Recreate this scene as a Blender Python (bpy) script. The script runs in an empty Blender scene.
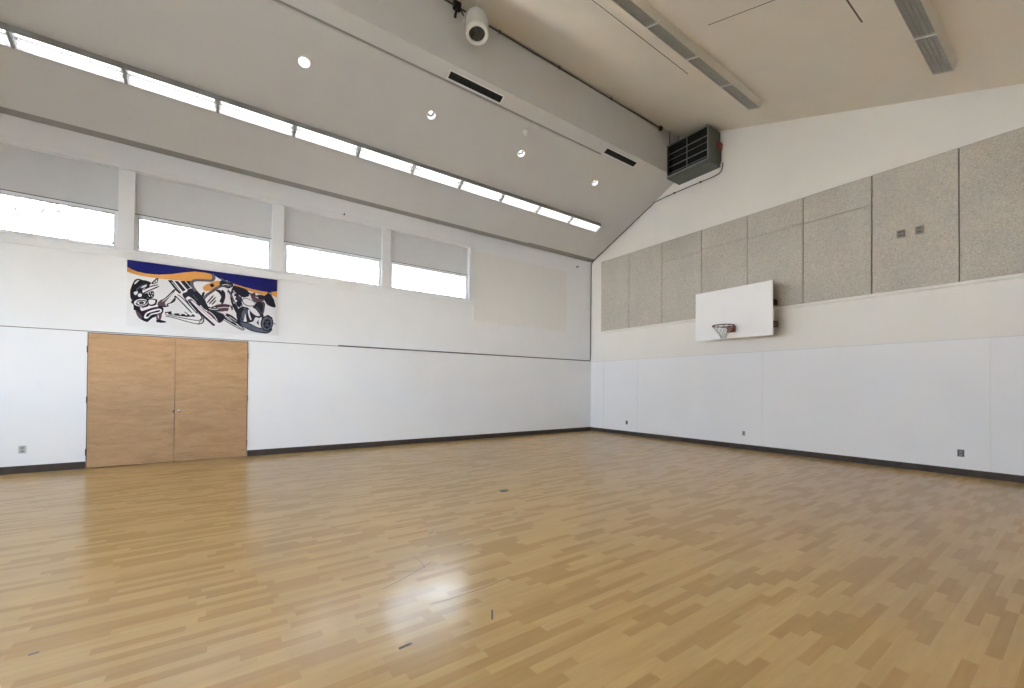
import bpy, bmesh, math, random
from mathutils import Vector, Matrix
random.seed(7)
PI = math.pi
scn = bpy.context.scene
COL = scn.collection

# ------------------------------------------------------------------ helpers
class MB:
    """collects boxes, prisms, tubes, lathes ... and links them as one mesh object"""
    def __init__(s):
        s.bm = bmesh.new()
        s.mi = 0
    def _faces(s, vs, fs):
        bv = [s.bm.verts.new(v) for v in vs]
        for f in fs:
            try:
                fc = s.bm.faces.new([bv[i] for i in f])
                fc.material_index = s.mi
            except ValueError:
                pass
        return bv
    def box(s, x0, x1, y0, y1, z0, z1, bev=0.0):
        x0, x1 = min(x0, x1), max(x0, x1); y0, y1 = min(y0, y1), max(y0, y1); z0, z1 = min(z0, z1), max(z0, z1)
        vs = [(x0,y0,z0),(x1,y0,z0),(x1,y1,z0),(x0,y1,z0),(x0,y0,z1),(x1,y0,z1),(x1,y1,z1),(x0,y1,z1)]
        fs = [(3,2,1,0),(4,5,6,7),(0,1,5,4),(1,2,6,5),(2,3,7,6),(3,0,4,7)]
        bv = s._faces(vs, fs)
        if bev > 0:
            es = list({e for v in bv for e in v.link_edges})
            r = bmesh.ops.bevel(s.bm, geom=es, offset=bev, segments=2, profile=0.6, affect='EDGES')
            for f in r['faces']:
                f.material_index = s.mi
        return s
    def prism(s, pts, off):
        """closed 3-D polygon swept by the vector off"""
        off = Vector(off); n = len(pts)
        vs = [Vector(p) for p in pts] + [Vector(p) + off for p in pts]
        fs = [tuple(range(n-1, -1, -1)), tuple(range(n, 2*n))] + [(i, (i+1) % n, n+(i+1) % n, n+i) for i in range(n)]
        s._faces(vs, fs)
        return s
    def quad(s, a, b, c, d):
        s._faces([a, b, c, d], [(0, 1, 2, 3)]); return s
    def tube(s, pts, r, n=10, closed=False, caps=True):
        pts = [Vector(p) for p in pts]
        if not closed and not isinstance(r, (list, tuple)):      # no long thin faces
            q = [pts[0]]
            for a, b in zip(pts, pts[1:]):
                k = max(1, int((b-a).length/.35))
                q += [a.lerp(b, j/k) for j in range(1, k+1)]
            pts = q
        m = len(pts); rings = []
        up = None
        for i, p in enumerate(pts):
            if closed:
                t = (pts[(i+1) % m] - pts[i-1]).normalized()
            else:
                t = (pts[min(i+1, m-1)] - pts[max(i-1, 0)]).normalized()
            if up is None:
                up = t.orthogonal().normalized()
            up = (up - t * up.dot(t))
            up = up.normalized() if up.length > 1e-6 else t.orthogonal().normalized()
            b = t.cross(up)
            rr = r[i] if isinstance(r, (list, tuple)) else r
            rings.append([s.bm.verts.new(p + (up*math.cos(2*PI*k/n) + b*math.sin(2*PI*k/n))*rr) for k in range(n)])
        for i in range(m if closed else m-1):
            A, B = rings[i], rings[(i+1) % m]
            for k in range(n):
                f = s.bm.faces.new([A[k], A[(k+1) % n], B[(k+1) % n], B[k]]); f.material_index = s.mi; f.smooth = True
        if caps and not closed:
            for R, rev in ((rings[0], True), (rings[-1], False)):
                f = s.bm.faces.new(list(reversed(R)) if rev else R); f.material_index = s.mi
        return s
    def lathe(s, prof, c=(0,0,0), axis=(0,0,1), n=24, smooth=True, close=False):
        """profile [(radius, along axis)]"""
        ax = Vector(axis).normalized(); u = ax.orthogonal().normalized(); w = ax.cross(u); c = Vector(c)
        rings = []
        for r, h in prof:
            if r < 1e-6:
                rings.append([s.bm.verts.new(c + ax*h)])
            else:
                rings.append([s.bm.verts.new(c + ax*h + (u*math.cos(2*PI*k/n) + w*math.sin(2*PI*k/n))*r) for k in range(n)])
        seq = list(zip(rings, rings[1:])) + ([(rings[-1], rings[0])] if close else [])
        for A, B in seq:
            for k in range(n):
                k2 = (k+1) % n
                if len(A) == 1 and len(B) == 1: continue
                if len(A) == 1: vs = [A[0], B[k2], B[k]]
                elif len(B) == 1: vs = [A[k], A[k2], B[0]]
                else: vs = [A[k], A[k2], B[k2], B[k]]
                f = s.bm.faces.new(vs); f.material_index = s.mi; f.smooth = smooth
        return s
    def build(s, name, mats, parent=None, loc=(0,0,0), recalc=True):
        me = bpy.data.meshes.new(name)
        if recalc:
            bmesh.ops.recalc_face_normals(s.bm, faces=s.bm.faces[:])
        s.bm.to_mesh(me); s.bm.free()
        for m in (mats if isinstance(mats, (list, tuple)) else [mats]):
            me.materials.append(m)
        o = bpy.data.objects.new(name, me); COL.objects.link(o)
        o.location = loc
        if parent: o.parent = parent
        return o

def tag(o, label=None, cat=None, group=None, kind=None):
    if label: o['label'] = label
    if cat: o['category'] = cat
    if group: o['group'] = group
    if kind: o['kind'] = kind
    return o
def empty(name, loc=(0,0,0), rot=(0,0,0)):
    o = bpy.data.objects.new(name, None); COL.objects.link(o)
    o.empty_display_size = 0.1; o.location = loc; o.rotation_euler = rot
    return o
def copy_tree(o, parent=None):
    c = o.copy(); COL.objects.link(c)
    if parent: c.parent = parent
    for ch in o.children:
        copy_tree(ch, c)
    return c
def struct(o, label=None, cat=None):
    return tag(o, label, cat, None, 'structure')

# ------------------------------------------------------------------ materials
def mat(name, col, rough=0.6, metal=0.0, spec=0.5, var=0.0, vscale=6.0, bump=0.0, bscale=120.0, emit=None, estr=0.0):
    m = bpy.data.materials.new(name); m.use_nodes = True
    nt = m.node_tree; b = nt.nodes['Principled BSDF']
    b.inputs['Base Color'].default_value = (*col, 1)
    b.inputs['Roughness'].default_value = rough
    b.inputs['Metallic'].default_value = metal
    b.inputs['Specular IOR Level'].default_value = spec
    if emit:
        b.inputs['Emission Color'].default_value = (*emit, 1); b.inputs['Emission Strength'].default_value = estr
    tc = nt.nodes.new('ShaderNodeTexCoord')
    if var > 0:
        n = nt.nodes.new('ShaderNodeTexNoise'); n.inputs['Scale'].default_value = vscale; n.inputs['Detail'].default_value = 5
        nt.links.new(tc.outputs['Object'], n.inputs['Vector'])
        r = nt.nodes.new('ShaderNodeValToRGB')
        r.color_ramp.elements[0].position = 0.3; r.color_ramp.elements[1].position = 0.7
        r.color_ramp.elements[0].color = (*[c*(1-var) for c in col], 1); r.color_ramp.elements[1].color = (*[min(1, c*(1+var)) for c in col], 1)
        nt.links.new(n.outputs['Fac'], r.inputs['Fac']); nt.links.new(r.outputs['Color'], b.inputs['Base Color'])
    if bump > 0:
        n2 = nt.nodes.new('ShaderNodeTexNoise'); n2.inputs['Scale'].default_value = bscale; n2.inputs['Detail'].default_value = 3
        nt.links.new(tc.outputs['Object'], n2.inputs['Vector'])
        bp = nt.nodes.new('ShaderNodeBump'); bp.inputs['Strength'].default_value = bump; bp.inputs['Distance'].default_value = 0.01
        nt.links.new(n2.outputs['Fac'], bp.inputs['Height']); nt.links.new(bp.outputs['Normal'], b.inputs['Normal'])
    return m

def ramp(nt, fac, stops):
    r = nt.nodes.new('ShaderNodeValToRGB'); e = r.color_ramp.elements
    while len(e) < len(stops): e.new(0.5)
    for i, (p, c) in enumerate(stops):
        e[i].position = p; e[i].color = (*c, 1)
    nt.links.new(fac, r.inputs['Fac'])
    return r.outputs['Color']
def mth(nt, op, a, b=None, c=None):
    n = nt.nodes.new('ShaderNodeMath'); n.operation = op
    for i, v in enumerate((a, b, c)):
        if v is None: continue
        if isinstance(v, (int, float)): n.inputs[i].default_value = v
        else: nt.links.new(v, n.inputs[i])
    return n.outputs[0]
def mix(nt, fac, a, b, mode='MIX'):
    n = nt.nodes.new('ShaderNodeMix'); n.data_type = 'RGBA'; n.blend_type = mode
    for k, v in ((0, fac), (6, a), (7, b)):
        if isinstance(v, (int, float)): n.inputs[k].default_value = v
        elif isinstance(v, tuple): n.inputs[k].default_value = (*v, 1)
        else: nt.links.new(v, n.inputs[k])
    return n.outputs[2]

def floor_material():
    m = bpy.data.materials.new('honey_strip_laminate'); m.use_nodes = True
    nt = m.node_tree; b = nt.nodes['Principled BSDF']
    tc = nt.nodes.new('ShaderNodeTexCoord'); sep = nt.nodes.new('ShaderNodeSeparateXYZ')
    nt.links.new(tc.outputs['Object'], sep.inputs[0])
    X, Y = sep.outputs[0], sep.outputs[1]
    row = mth(nt, 'FLOOR', mth(nt, 'DIVIDE', Y, FL_ROW))
    wn = nt.nodes.new('ShaderNodeTexWhiteNoise'); wn.noise_dimensions = '1D'; nt.links.new(row, wn.inputs['W'])
    xs = mth(nt, 'ADD', mth(nt, 'DIVIDE', X, FL_LEN), mth(nt, 'MULTIPLY', wn.outputs['Value'], 17.0))
    col = mth(nt, 'FLOOR', xs)
    cb = nt.nodes.new('ShaderNodeCombineXYZ'); nt.links.new(row, cb.inputs[0]); nt.links.new(col, cb.inputs[1])
    w2 = nt.nodes.new('ShaderNodeTexWhiteNoise'); w2.noise_dimensions = '2D'; nt.links.new(cb.outputs[0], w2.inputs['Vector'])
    strip = ramp(nt, w2.outputs['Value'], FL_STOPS)
    # wood figure stretched along the strips, shifted per strip
    mp = nt.nodes.new('ShaderNodeCombineXYZ')
    nt.links.new(mth(nt, 'MULTIPLY', X, 2.2), mp.inputs[0]); nt.links.new(mth(nt, 'MULTIPLY', Y, 26.0), mp.inputs[1])
    nt.links.new(mth(nt, 'MULTIPLY', w2.outputs['Value'], 40.0), mp.inputs[2])
    n = nt.nodes.new('ShaderNodeTexNoise'); n.inputs['Scale'].default_value = 1.0; n.inputs['Detail'].default_value = 6
    nt.links.new(mp.outputs[0], n.inputs['Vector'])
    grain = ramp(nt, n.outputs['Fac'], [(0.3, (0.93, 0.925, 0.92)), (0.7, (1.04, 1.04, 1.04))])
    c = mix(nt, 1.0, strip, grain, 'MULTIPLY')
    # hairline joints between strips
    fy = mth(nt, 'FRACT', mth(nt, 'DIVIDE', Y, FL_ROW))
    jy = mth(nt, 'LESS_THAN', fy, 0.03)
    c = mix(nt, mth(nt, 'MULTIPLY', jy, 0.06), c, (0.12, 0.07, 0.03))
    nt.links.new(c, b.inputs['Base Color'])
    # worn polish: scratches and scuffs in the gloss
    n3 = nt.nodes.new('ShaderNodeTexNoise'); n3.inputs['Scale'].default_value = 4.0; n3.inputs['Detail'].default_value = 3; n3.inputs['Roughness'].default_value = 0.55
    nt.links.new(tc.outputs['Object'], n3.inputs['Vector'])
    rr = nt.nodes.new('ShaderNodeMapRange'); rr.inputs[1].default_value = 0.3; rr.inputs[2].default_value = 0.7
    rr.inputs[3].default_value = FL_ROUGH[0]; rr.inputs[4].default_value = FL_ROUGH[1]
    nt.links.new(n3.outputs['Fac'], rr.inputs[0]); nt.links.new(rr.outputs[0], b.inputs['Roughness'])
    n4 = nt.nodes.new('ShaderNodeTexNoise'); n4.inputs['Scale'].default_value = 14.0; n4.inputs['Detail'].default_value = 4; n4.inputs['Distortion'].default_value = 1.5
    nt.links.new(tc.outputs['Object'], n4.inputs['Vector'])
    bp = nt.nodes.new('ShaderNodeBump'); bp.inputs['Strength'].default_value = 0.06; bp.inputs['Distance'].default_value = 0.004
    n5 = nt.nodes.new('ShaderNodeTexNoise'); n5.inputs['Scale'].default_value = 38.0; n5.inputs['Detail'].default_value = 3; n5.inputs['Distortion'].default_value = 2.5
    nt.links.new(tc.outputs['Object'], n5.inputs['Vector'])
    nt.links.new(mth(nt, 'ADD', n4.outputs['Fac'], mth(nt, 'MULTIPLY', n5.outputs['Fac'], 0.55)), bp.inputs['Height']); nt.links.new(bp.outputs['Normal'], b.inputs['Normal'])
    b.inputs['Specular IOR Level'].default_value = FL_SPEC
    return m

def panel_material():
    m = bpy.data.materials.new('wood_wool_acoustic_board'); m.use_nodes = True
    nt = m.node_tree; b = nt.nodes['Principled BSDF']; b.inputs['Roughness'].default_value = 0.9; b.inputs['Specular IOR Level'].default_value = 0.15
    tc = nt.nodes.new('ShaderNodeTexCoord')
    n = nt.nodes.new('ShaderNodeTexNoise'); n.inputs['Scale'].default_value = 26; n.inputs['Detail'].default_value = 7; n.inputs['Roughness'].default_value = 0.75; n.inputs['Distortion'].default_value = 2.0
    nt.links.new(tc.outputs['Object'], n.inputs['Vector'])
    n2 = nt.nodes.new('ShaderNodeTexNoise'); n2.inputs['Scale'].default_value = 1.3; n2.inputs['Detail'].default_value = 3
    nt.links.new(tc.outputs['Object'], n2.inputs['Vector'])
    c = ramp(nt, n.outputs['Fac'], [(0.3, PANEL_COL[0]), (0.5, PANEL_COL[1]), (0.72, PANEL_COL[2])])
    v = ramp(nt, n2.outputs['Fac'], [(0.3, (0.93, 0.93, 0.94)), (0.7, (1.05, 1.04, 1.03))])
    nt.links.new(mix(nt, 1.0, c, v, 'MULTIPLY'), b.inputs['Base Color'])
    bp = nt.nodes.new('ShaderNodeBump'); bp.inputs['Strength'].default_value = 0.5; bp.inputs['Distance'].default_value = 0.01
    nt.links.new(n.outputs['Fac'], bp.inputs['Height']); nt.links.new(bp.outputs['Normal'], b.inputs['Normal'])
    return m

def plywood_material():
    m = bpy.data.materials.new('varnished_birch_plywood'); m.use_nodes = True
    nt = m.node_tree; b = nt.nodes['Principled BSDF']; b.inputs['Roughness'].default_value = 0.45; b.inputs['Specular IOR Level'].default_value = 0.35
    tc = nt.nodes.new('ShaderNodeTexCoord'); mp = nt.nodes.new('ShaderNodeMapping'); mp.inputs['Scale'].default_value = (1.6, 1.0, 7.0)
    oi = nt.nodes.new('ShaderNodeObjectInfo')
    nt.links.new(tc.outputs['Object'], mp.inputs['Vector'])
    n = nt.nodes.new('ShaderNodeTexNoise'); n.noise_dimensions = '4D'; n.inputs['Scale'].default_value = 1.3; n.inputs['Detail'].default_value = 8; n.inputs['Roughness'].default_value = 0.62; n.inputs['Distortion'].default_value = 0.9
    nt.links.new(mp.outputs[0], n.inputs['Vector']); nt.links.new(mth(nt, 'MULTIPLY', oi.outputs['Random'], 30.0), n.inputs['W'])
    c = ramp(nt, n.outputs['Fac'], DOOR_STOPS)
    w = nt.nodes.new('ShaderNodeTexNoise'); w.inputs['Scale'].default_value = 40; w.inputs['Detail'].default_value = 3
    mp2 = nt.nodes.new('ShaderNodeMapping'); mp2.inputs['Scale'].default_value = (0.35, 1, 3.0); nt.links.new(tc.outputs['Object'], mp2.inputs['Vector']); nt.links.new(mp2.outputs[0], w.inputs['Vector'])
    f = ramp(nt, w.outputs['Fac'], [(0.35, (0.9, 0.9, 0.88)), (0.65, (1.04, 1.04, 1.04))])
    nt.links.new(mix(nt, 1.0, c, f, 'MULTIPLY'), b.inputs['Base Color'])
    return m

def glass_material():
    m = bpy.data.materials.new('clear_window_glass'); m.use_nodes = True
    nt = m.node_tree; nt.nodes.remove(nt.nodes['Principled BSDF'])
    t = nt.nodes.new('ShaderNodeBsdfTransparent'); t.inputs[0].default_value = (0.94, 0.96, 0.97, 1)
    g = nt.nodes.new('ShaderNodeBsdfGlossy'); g.inputs['Roughness'].default_value = 0.02
    fr = nt.nodes.new('ShaderNodeFresnel'); fr.inputs[0].default_value = 1.45
    mx = nt.nodes.new('ShaderNodeMixShader')
    nt.links.new(fr.outputs[0], mx.inputs[0]); nt.links.new(t.outputs[0], mx.inputs[1]); nt.links.new(g.outputs[0], mx.inputs[2])
    nt.links.new(mx.outputs[0], nt.nodes['Material Output'].inputs[0])
    return m

def lamp_mat(name, col, s):
    m = bpy.data.materials.new(name); m.use_nodes = True
    b = m.node_tree.nodes['Principled BSDF']; b.inputs['Base Color'].default_value = (0.9, 0.9, 0.9, 1)
    b.inputs['Emission Color'].default_value = (*col, 1); b.inputs['Emission Strength'].default_value = s
    return m
# painted shapes of the mural in metres on its board: colour, fill smooth / polygon / stroke, stroke width, points
MURAL = [
('orange','p',0,[(0,1.002),(0.087,0.977),(0.178,0.958),(0.365,0.946),(0.518,0.947),(0.643,0.951),(0.792,0.953),(0.927,0.965),(1.047,1.018),(1.187,1.044),(1.276,1.049),(1.311,1.104),(1.275,1.169),(1.185,1.189),(0.993,1.179),(0.974,1.175),(0.812,1.132),(0.653,1.08),(0.459,1.036),(0.27,1.027),(0.141,1.04),(0.068,1.069),(-0.001,1.108)]),
('blue','p',0,[(0,1.23),(2.437,1.23),(2.436,0.974),(2.282,0.932),(2.18,0.939),(1.98,0.96),(1.786,0.994),(1.614,1.03),(1.521,1.079),(1.492,1.054),(1.439,1.068),(1.366,1.112),(1.275,1.164),(1.186,1.176),(0.993,1.171),(0.974,1.164),(0.812,1.119),(0.653,1.065),(0.459,1.021),(0.27,1.012),(0.141,1.028),(0.068,1.057),(-0.001,1.094)]),
('orange','p',0,[(1.633,1.028),(1.786,0.994),(1.98,0.96),(2.18,0.939),(2.282,0.936),(2.436,0.977),(2.438,0.838),(2.365,0.865),(2.282,0.908),(2.181,0.857),(1.981,0.895),(1.786,0.932),(1.653,0.981)]),
('orange','f',0,[(1.136,0.889),(1.223,0.968),(1.384,1.048),(1.44,0.979),(1.35,0.91),(1.296,0.846),(1.19,0.809),(1.14,0.835)]),
('black','f',0,[(0.058,0.522),(0.051,0.651),(0.074,0.762),(0.113,0.866),(0.17,0.896),(0.219,0.882),(0.285,0.877),(0.344,0.846),(0.303,0.792),(0.22,0.779),(0.156,0.709),(0.14,0.641),(0.173,0.591),(0.223,0.543),(0.142,0.522),(0.093,0.483)]),
('black','f',0,[(0.156,0.709),(0.22,0.806),(0.319,0.832),(0.311,0.764),(0.237,0.721),(0.222,0.653),(0.263,0.636),(0.371,0.695),(0.389,0.609),(0.356,0.556),(0.272,0.55),(0.19,0.539),(0.141,0.598)]),
('white','f',0,[(0.106,0.8),(0.138,0.854),(0.178,0.876),(0.154,0.839),(0.122,0.791)]),
('white','f',0,[(0.1,0.625),(0.132,0.658),(0.16,0.648),(0.141,0.598),(0.116,0.588)]),
('white','f',0,[(0.157,0.589),(0.181,0.625),(0.214,0.612),(0.206,0.567),(0.174,0.559)]),
('white','f',0,[(0.196,0.726),(0.237,0.782),(0.286,0.798),(0.262,0.757),(0.221,0.736)]),
('grey','s',0.018,[(0.14,0.685),(0.196,0.758),(0.286,0.816)]),
('black','p',0,[(0.344,0.846),(0.419,0.947),(0.449,0.956),(0.437,0.86),(0.356,0.822)]),
('white','p',0,[(0.369,0.85),(0.399,0.888),(0.396,0.854)]),
('white','p',0,[(0.406,0.896),(0.432,0.931),(0.426,0.868),(0.409,0.861)]),
('white','p',0,[(0.235,0.672),(0.254,0.712),(0.454,0.823),(0.458,0.797),(0.354,0.733),(0.247,0.645)]),
('black','s',0.02,[(0.238,0.637),(0.304,0.686),(0.463,0.802)]),
('black','s',0.018,[(0.234,0.698),(0.336,0.775),(0.445,0.828)]),
('white','s',0.012,[(0.296,0.652),(0.313,0.623)]),
('white','s',0.012,[(0.329,0.668),(0.346,0.639)]),
('white','s',0.012,[(0.363,0.661),(0.38,0.632)]),
('white','s',0.012,[(0.313,0.61),(0.33,0.582)]),
('white','s',0.012,[(0.347,0.615),(0.364,0.586)]),
('black','f',0,[(0.065,0.447),(0.101,0.506),(0.19,0.539),(0.289,0.548),(0.315,0.489),(0.307,0.4),(0.209,0.345),(0.226,0.303),(0.391,0.388),(0.51,0.406),(0.531,0.348),(0.495,0.255),(0.377,0.187),(0.311,0.11),(0.278,0.1),(0.195,0.147),(0.161,0.209),(0.136,0.293),(0.104,0.311),(0.098,0.397)]),
('white','f',0,[(0.301,0.475),(0.293,0.442),(0.268,0.412),(0.229,0.39),(0.185,0.381),(0.145,0.386),(0.117,0.404),(0.106,0.432),(0.113,0.464),(0.139,0.494),(0.177,0.516),(0.22,0.526),(0.26,0.521),(0.29,0.503)]),
('black','f',0,[(0.29,0.47),(0.283,0.444),(0.261,0.42),(0.229,0.403),(0.193,0.395),(0.16,0.399),(0.136,0.412),(0.127,0.434),(0.133,0.459),(0.154,0.483),(0.186,0.5),(0.222,0.508),(0.256,0.505),(0.28,0.491)]),
('white','f',0,[(0.27,0.465),(0.265,0.448),(0.25,0.431),(0.226,0.419),(0.2,0.413),(0.176,0.415),(0.159,0.425),(0.152,0.439),(0.157,0.457),(0.173,0.473),(0.196,0.485),(0.222,0.491),(0.246,0.489),(0.263,0.48)]),
('black','f',0,[(0.247,0.457),(0.244,0.444),(0.234,0.433),(0.219,0.425),(0.203,0.423),(0.189,0.427),(0.179,0.436),(0.175,0.448),(0.178,0.46),(0.188,0.471),(0.203,0.479),(0.219,0.481),(0.233,0.477),(0.243,0.468)]),
('grey','f',0,[(0.224,0.454),(0.223,0.448),(0.219,0.443),(0.214,0.44),(0.208,0.439),(0.203,0.441),(0.199,0.445),(0.198,0.45),(0.199,0.456),(0.203,0.461),(0.208,0.465),(0.214,0.465),(0.219,0.463),(0.223,0.459)]),
('white','f',0,[(0.118,0.465),(0.158,0.502),(0.142,0.446),(0.123,0.422)]),
('black','f',0,[(0.281,0.533),(0.373,0.55),(0.432,0.537),(0.432,0.482),(0.411,0.43),(0.324,0.411)]),
('white','f',0,[(0.314,0.516),(0.39,0.53),(0.41,0.506),(0.39,0.454),(0.327,0.436)]),
('white','f',0,[(0.192,0.365),(0.225,0.358),(0.239,0.315),(0.209,0.301)]),
('white','f',0,[(0.252,0.174),(0.268,0.253),(0.333,0.315),(0.459,0.369),(0.507,0.346),(0.477,0.287),(0.359,0.241),(0.302,0.168)]),
('black','f',0,[(0.28,0.199),(0.293,0.249),(0.35,0.29),(0.46,0.34),(0.485,0.328),(0.451,0.302),(0.351,0.262),(0.31,0.202)]),
('purple','f',0,[(0.128,0.303),(0.185,0.255),(0.227,0.172),(0.187,0.157),(0.153,0.208)]),
('purple','f',0,[(0.435,0.26),(0.503,0.289),(0.496,0.177),(0.462,0.151),(0.428,0.166)]),
('black','p',0,[(0.424,0.148),(0.479,0.162),(0.573,0.135),(0.565,0.112),(0.496,0.101),(0.428,0.108)]),
('white','s',0.012,[(0.452,0.25),(0.458,0.184)]),
('purple','f',0,[(0.441,0.438),(0.458,0.507),(0.542,0.574),(0.688,0.767),(0.697,0.737),(0.586,0.557),(0.552,0.496),(0.561,0.43),(0.476,0.425)]),
('black','s',0.016,[(0.474,0.52),(0.56,0.587),(0.688,0.774)]),
('white','s',0.012,[(0.509,0.513),(0.594,0.603),(0.663,0.702)]),
('black','s',0.018,[(0.544,0.428),(0.599,0.435),(0.582,0.466),(0.639,0.507),(0.69,0.593)]),
('black','s',0.02,[(0.442,0.416),(0.553,0.418),(0.604,0.447)]),
('black','s',0.022,[(0.639,0.496),(0.696,0.56),(0.698,0.651)]),
('black','p',0,[(0.586,0.936),(0.651,0.946),(0.794,0.733),(0.77,0.693),(0.711,0.753)]),
('black','p',0,[(0.684,0.94),(0.742,0.939),(0.861,0.785),(0.819,0.747)]),
('black','p',0,[(0.775,0.944),(0.842,0.961),(0.937,0.839),(0.886,0.795)]),
('black','p',0,[(0.859,0.957),(0.927,0.974),(0.962,0.907),(0.946,0.847)]),
('white','s',0.01,[(0.643,0.913),(0.778,0.741)]),
('black','s',0.02,[(0.704,0.646),(0.78,0.56),(0.969,0.334)]),
('black','s',0.016,[(0.737,0.682),(0.847,0.579),(1.037,0.342)]),
('black','f',0,[(0.812,0.692),(0.879,0.734),(0.922,0.696),(0.88,0.637),(0.906,0.586),(0.983,0.531),(1.002,0.446),(1.054,0.387),(1.037,0.342),(0.933,0.482),(0.855,0.591)]),
('white','s',0.012,[(0.854,0.644),(0.95,0.484),(1.037,0.364)]),
('black','p',0,[(0.552,0.314),(0.65,0.342),(0.65,0.3),(0.766,0.312),(0.884,0.304),(0.995,0.315),(1.021,0.275),(0.884,0.256),(0.733,0.262),(0.618,0.275),(0.553,0.285)]),
('white','f',0,[(0.604,0.29),(0.602,0.284),(0.597,0.28),(0.589,0.278),(0.58,0.278),(0.572,0.28),(0.567,0.285),(0.566,0.29),(0.568,0.296),(0.573,0.3),(0.581,0.302),(0.59,0.302),(0.598,0.3),(0.603,0.295)]),
('white','f',0,[(0.695,0.293),(0.692,0.287),(0.687,0.283),(0.679,0.28),(0.67,0.28),(0.662,0.283),(0.657,0.287),(0.655,0.293),(0.658,0.298),(0.663,0.303),(0.671,0.305),(0.68,0.305),(0.688,0.303),(0.693,0.298)]),
('white','f',0,[(0.803,0.296),(0.8,0.29),(0.795,0.286),(0.786,0.284),(0.778,0.284),(0.77,0.286),(0.764,0.291),(0.763,0.296),(0.765,0.302),(0.771,0.306),(0.779,0.309),(0.788,0.309),(0.796,0.306),(0.801,0.302)]),
('white','f',0,[(0.895,0.299),(0.893,0.293),(0.887,0.289),(0.879,0.286),(0.87,0.286),(0.862,0.289),(0.857,0.293),(0.855,0.299),(0.857,0.305),(0.863,0.309),(0.871,0.312),(0.88,0.312),(0.888,0.309),(0.894,0.305)]),
('white','f',0,[(0.964,0.301),(0.961,0.295),(0.955,0.291),(0.947,0.288),(0.938,0.288),(0.93,0.291),(0.925,0.296),(0.923,0.301),(0.925,0.307),(0.931,0.311),(0.939,0.314),(0.949,0.314),(0.957,0.311),(0.962,0.307)]),
('black','s',0.014,[(0.553,0.237),(0.684,0.218),(0.885,0.164),(1.04,0.135),(1.092,0.151)]),
('black','s',0.014,[(0.553,0.268),(0.75,0.236),(0.936,0.212),(1.074,0.204),(1.134,0.276)]),
('black','s',0.02,[(1.057,0.126),(1.135,0.166),(1.152,0.245),(1.108,0.284)]),
('grey','s',0.018,[(1.002,0.381),(1.09,0.326),(1.126,0.242),(1.074,0.16)]),
('black','s',0.014,[(0.841,0.353),(0.883,0.325),(0.909,0.274)]),
('black','f',0,[(0.82,0.715),(0.87,0.743),(0.903,0.802),(0.963,0.827),(1.024,0.775),(1.086,0.675),(1.148,0.573),(1.122,0.526),(1.07,0.498),(1,0.555),(0.948,0.635),(0.88,0.615),(0.837,0.663)]),
('white','f',0,[(0.872,0.621),(0.905,0.662),(0.965,0.626),(1.035,0.548),(1.009,0.534),(0.94,0.601),(0.889,0.584)]),
('grey','s',0.012,[(0.973,0.707),(1.052,0.6)]),
('grey','s',0.012,[(1,0.72),(1.076,0.608)]),
('grey','s',0.012,[(1.028,0.732),(1.1,0.615)]),
('purple','p',0,[(0.889,0.595),(0.948,0.624),(1.053,0.518),(1.194,0.403),(1.485,0.278),(1.412,0.182),(1.302,0.304),(1.34,0.13),(1.305,0.116),(1.107,0.317),(0.906,0.554)]),
('white','p',0,[(0.935,0.586),(0.966,0.583),(1.106,0.459),(1.285,0.302),(1.358,0.177),(1.331,0.152),(1.107,0.371)]),
('pink','s',0.014,[(1.036,0.483),(1.177,0.357),(1.285,0.247)]),
('black','p',0,[(0.898,0.564),(0.923,0.578),(1.124,0.351),(1.34,0.13),(1.314,0.115),(1.09,0.326)]),
('purple','f',0,[(1.212,0.449),(1.355,0.421),(1.484,0.368),(1.494,0.279),(1.412,0.186),(1.321,0.262),(1.23,0.363)]),
('black','f',0,[(1.265,0.433),(1.41,0.382),(1.484,0.345),(1.476,0.266),(1.412,0.2),(1.375,0.267),(1.302,0.348)]),
('white','s',0.012,[(1.23,0.407),(1.32,0.328),(1.376,0.223)]),
('black','f',0,[(1.105,0.546),(1.193,0.513),(1.3,0.481),(1.409,0.494),(1.491,0.526),(1.492,0.436),(1.319,0.417),(1.194,0.425),(1.123,0.482)]),
('white','s',0.014,[(1.229,0.462),(1.337,0.452),(1.464,0.478)]),
('purple','s',0.018,[(1.282,0.501),(1.408,0.538),(1.491,0.537)]),
('grey','s',0.05,[(1.284,1.166),(1.312,1.093),(1.276,1.032),(1.187,1.022),(1.047,1.007),(0.97,0.974),(0.953,0.906),(0.997,0.815),(1.068,0.716),(1.13,0.615)]),
('purple','s',0.016,[(1.302,1.125),(1.258,1.029),(1.117,1.007),(0.987,0.965),(0.983,0.878),(1.05,0.757)]),
('grey','s',0.05,[(1.44,0.956),(1.368,0.901),(1.279,0.811),(1.191,0.721),(1.13,0.615)]),
('purple','s',0.014,[(1.431,0.933),(1.314,0.838),(1.208,0.724)]),
('black','f',0,[(1.315,0.927),(1.307,0.913),(1.295,0.904),(1.279,0.901),(1.264,0.906),(1.253,0.916),(1.246,0.931),(1.247,0.947),(1.255,0.961),(1.267,0.971),(1.283,0.973),(1.298,0.969),(1.309,0.958),(1.316,0.943)]),
('black','f',0,[(1.112,0.7),(1.128,0.768),(1.163,0.784),(1.155,0.728),(1.13,0.669)]),
('white','f',0,[(1.171,0.598),(1.168,0.582),(1.159,0.569),(1.147,0.561),(1.133,0.559),(1.12,0.564),(1.111,0.575),(1.108,0.59),(1.111,0.606),(1.119,0.619),(1.132,0.627),(1.146,0.629),(1.159,0.624),(1.168,0.613)]),
('black','s',0.01,[(1.104,0.6),(1.139,0.633),(1.178,0.603),(1.157,0.552),(1.122,0.552)]),
('black','s',0.022,[(1.201,0.569),(1.307,0.737)]),
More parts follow.
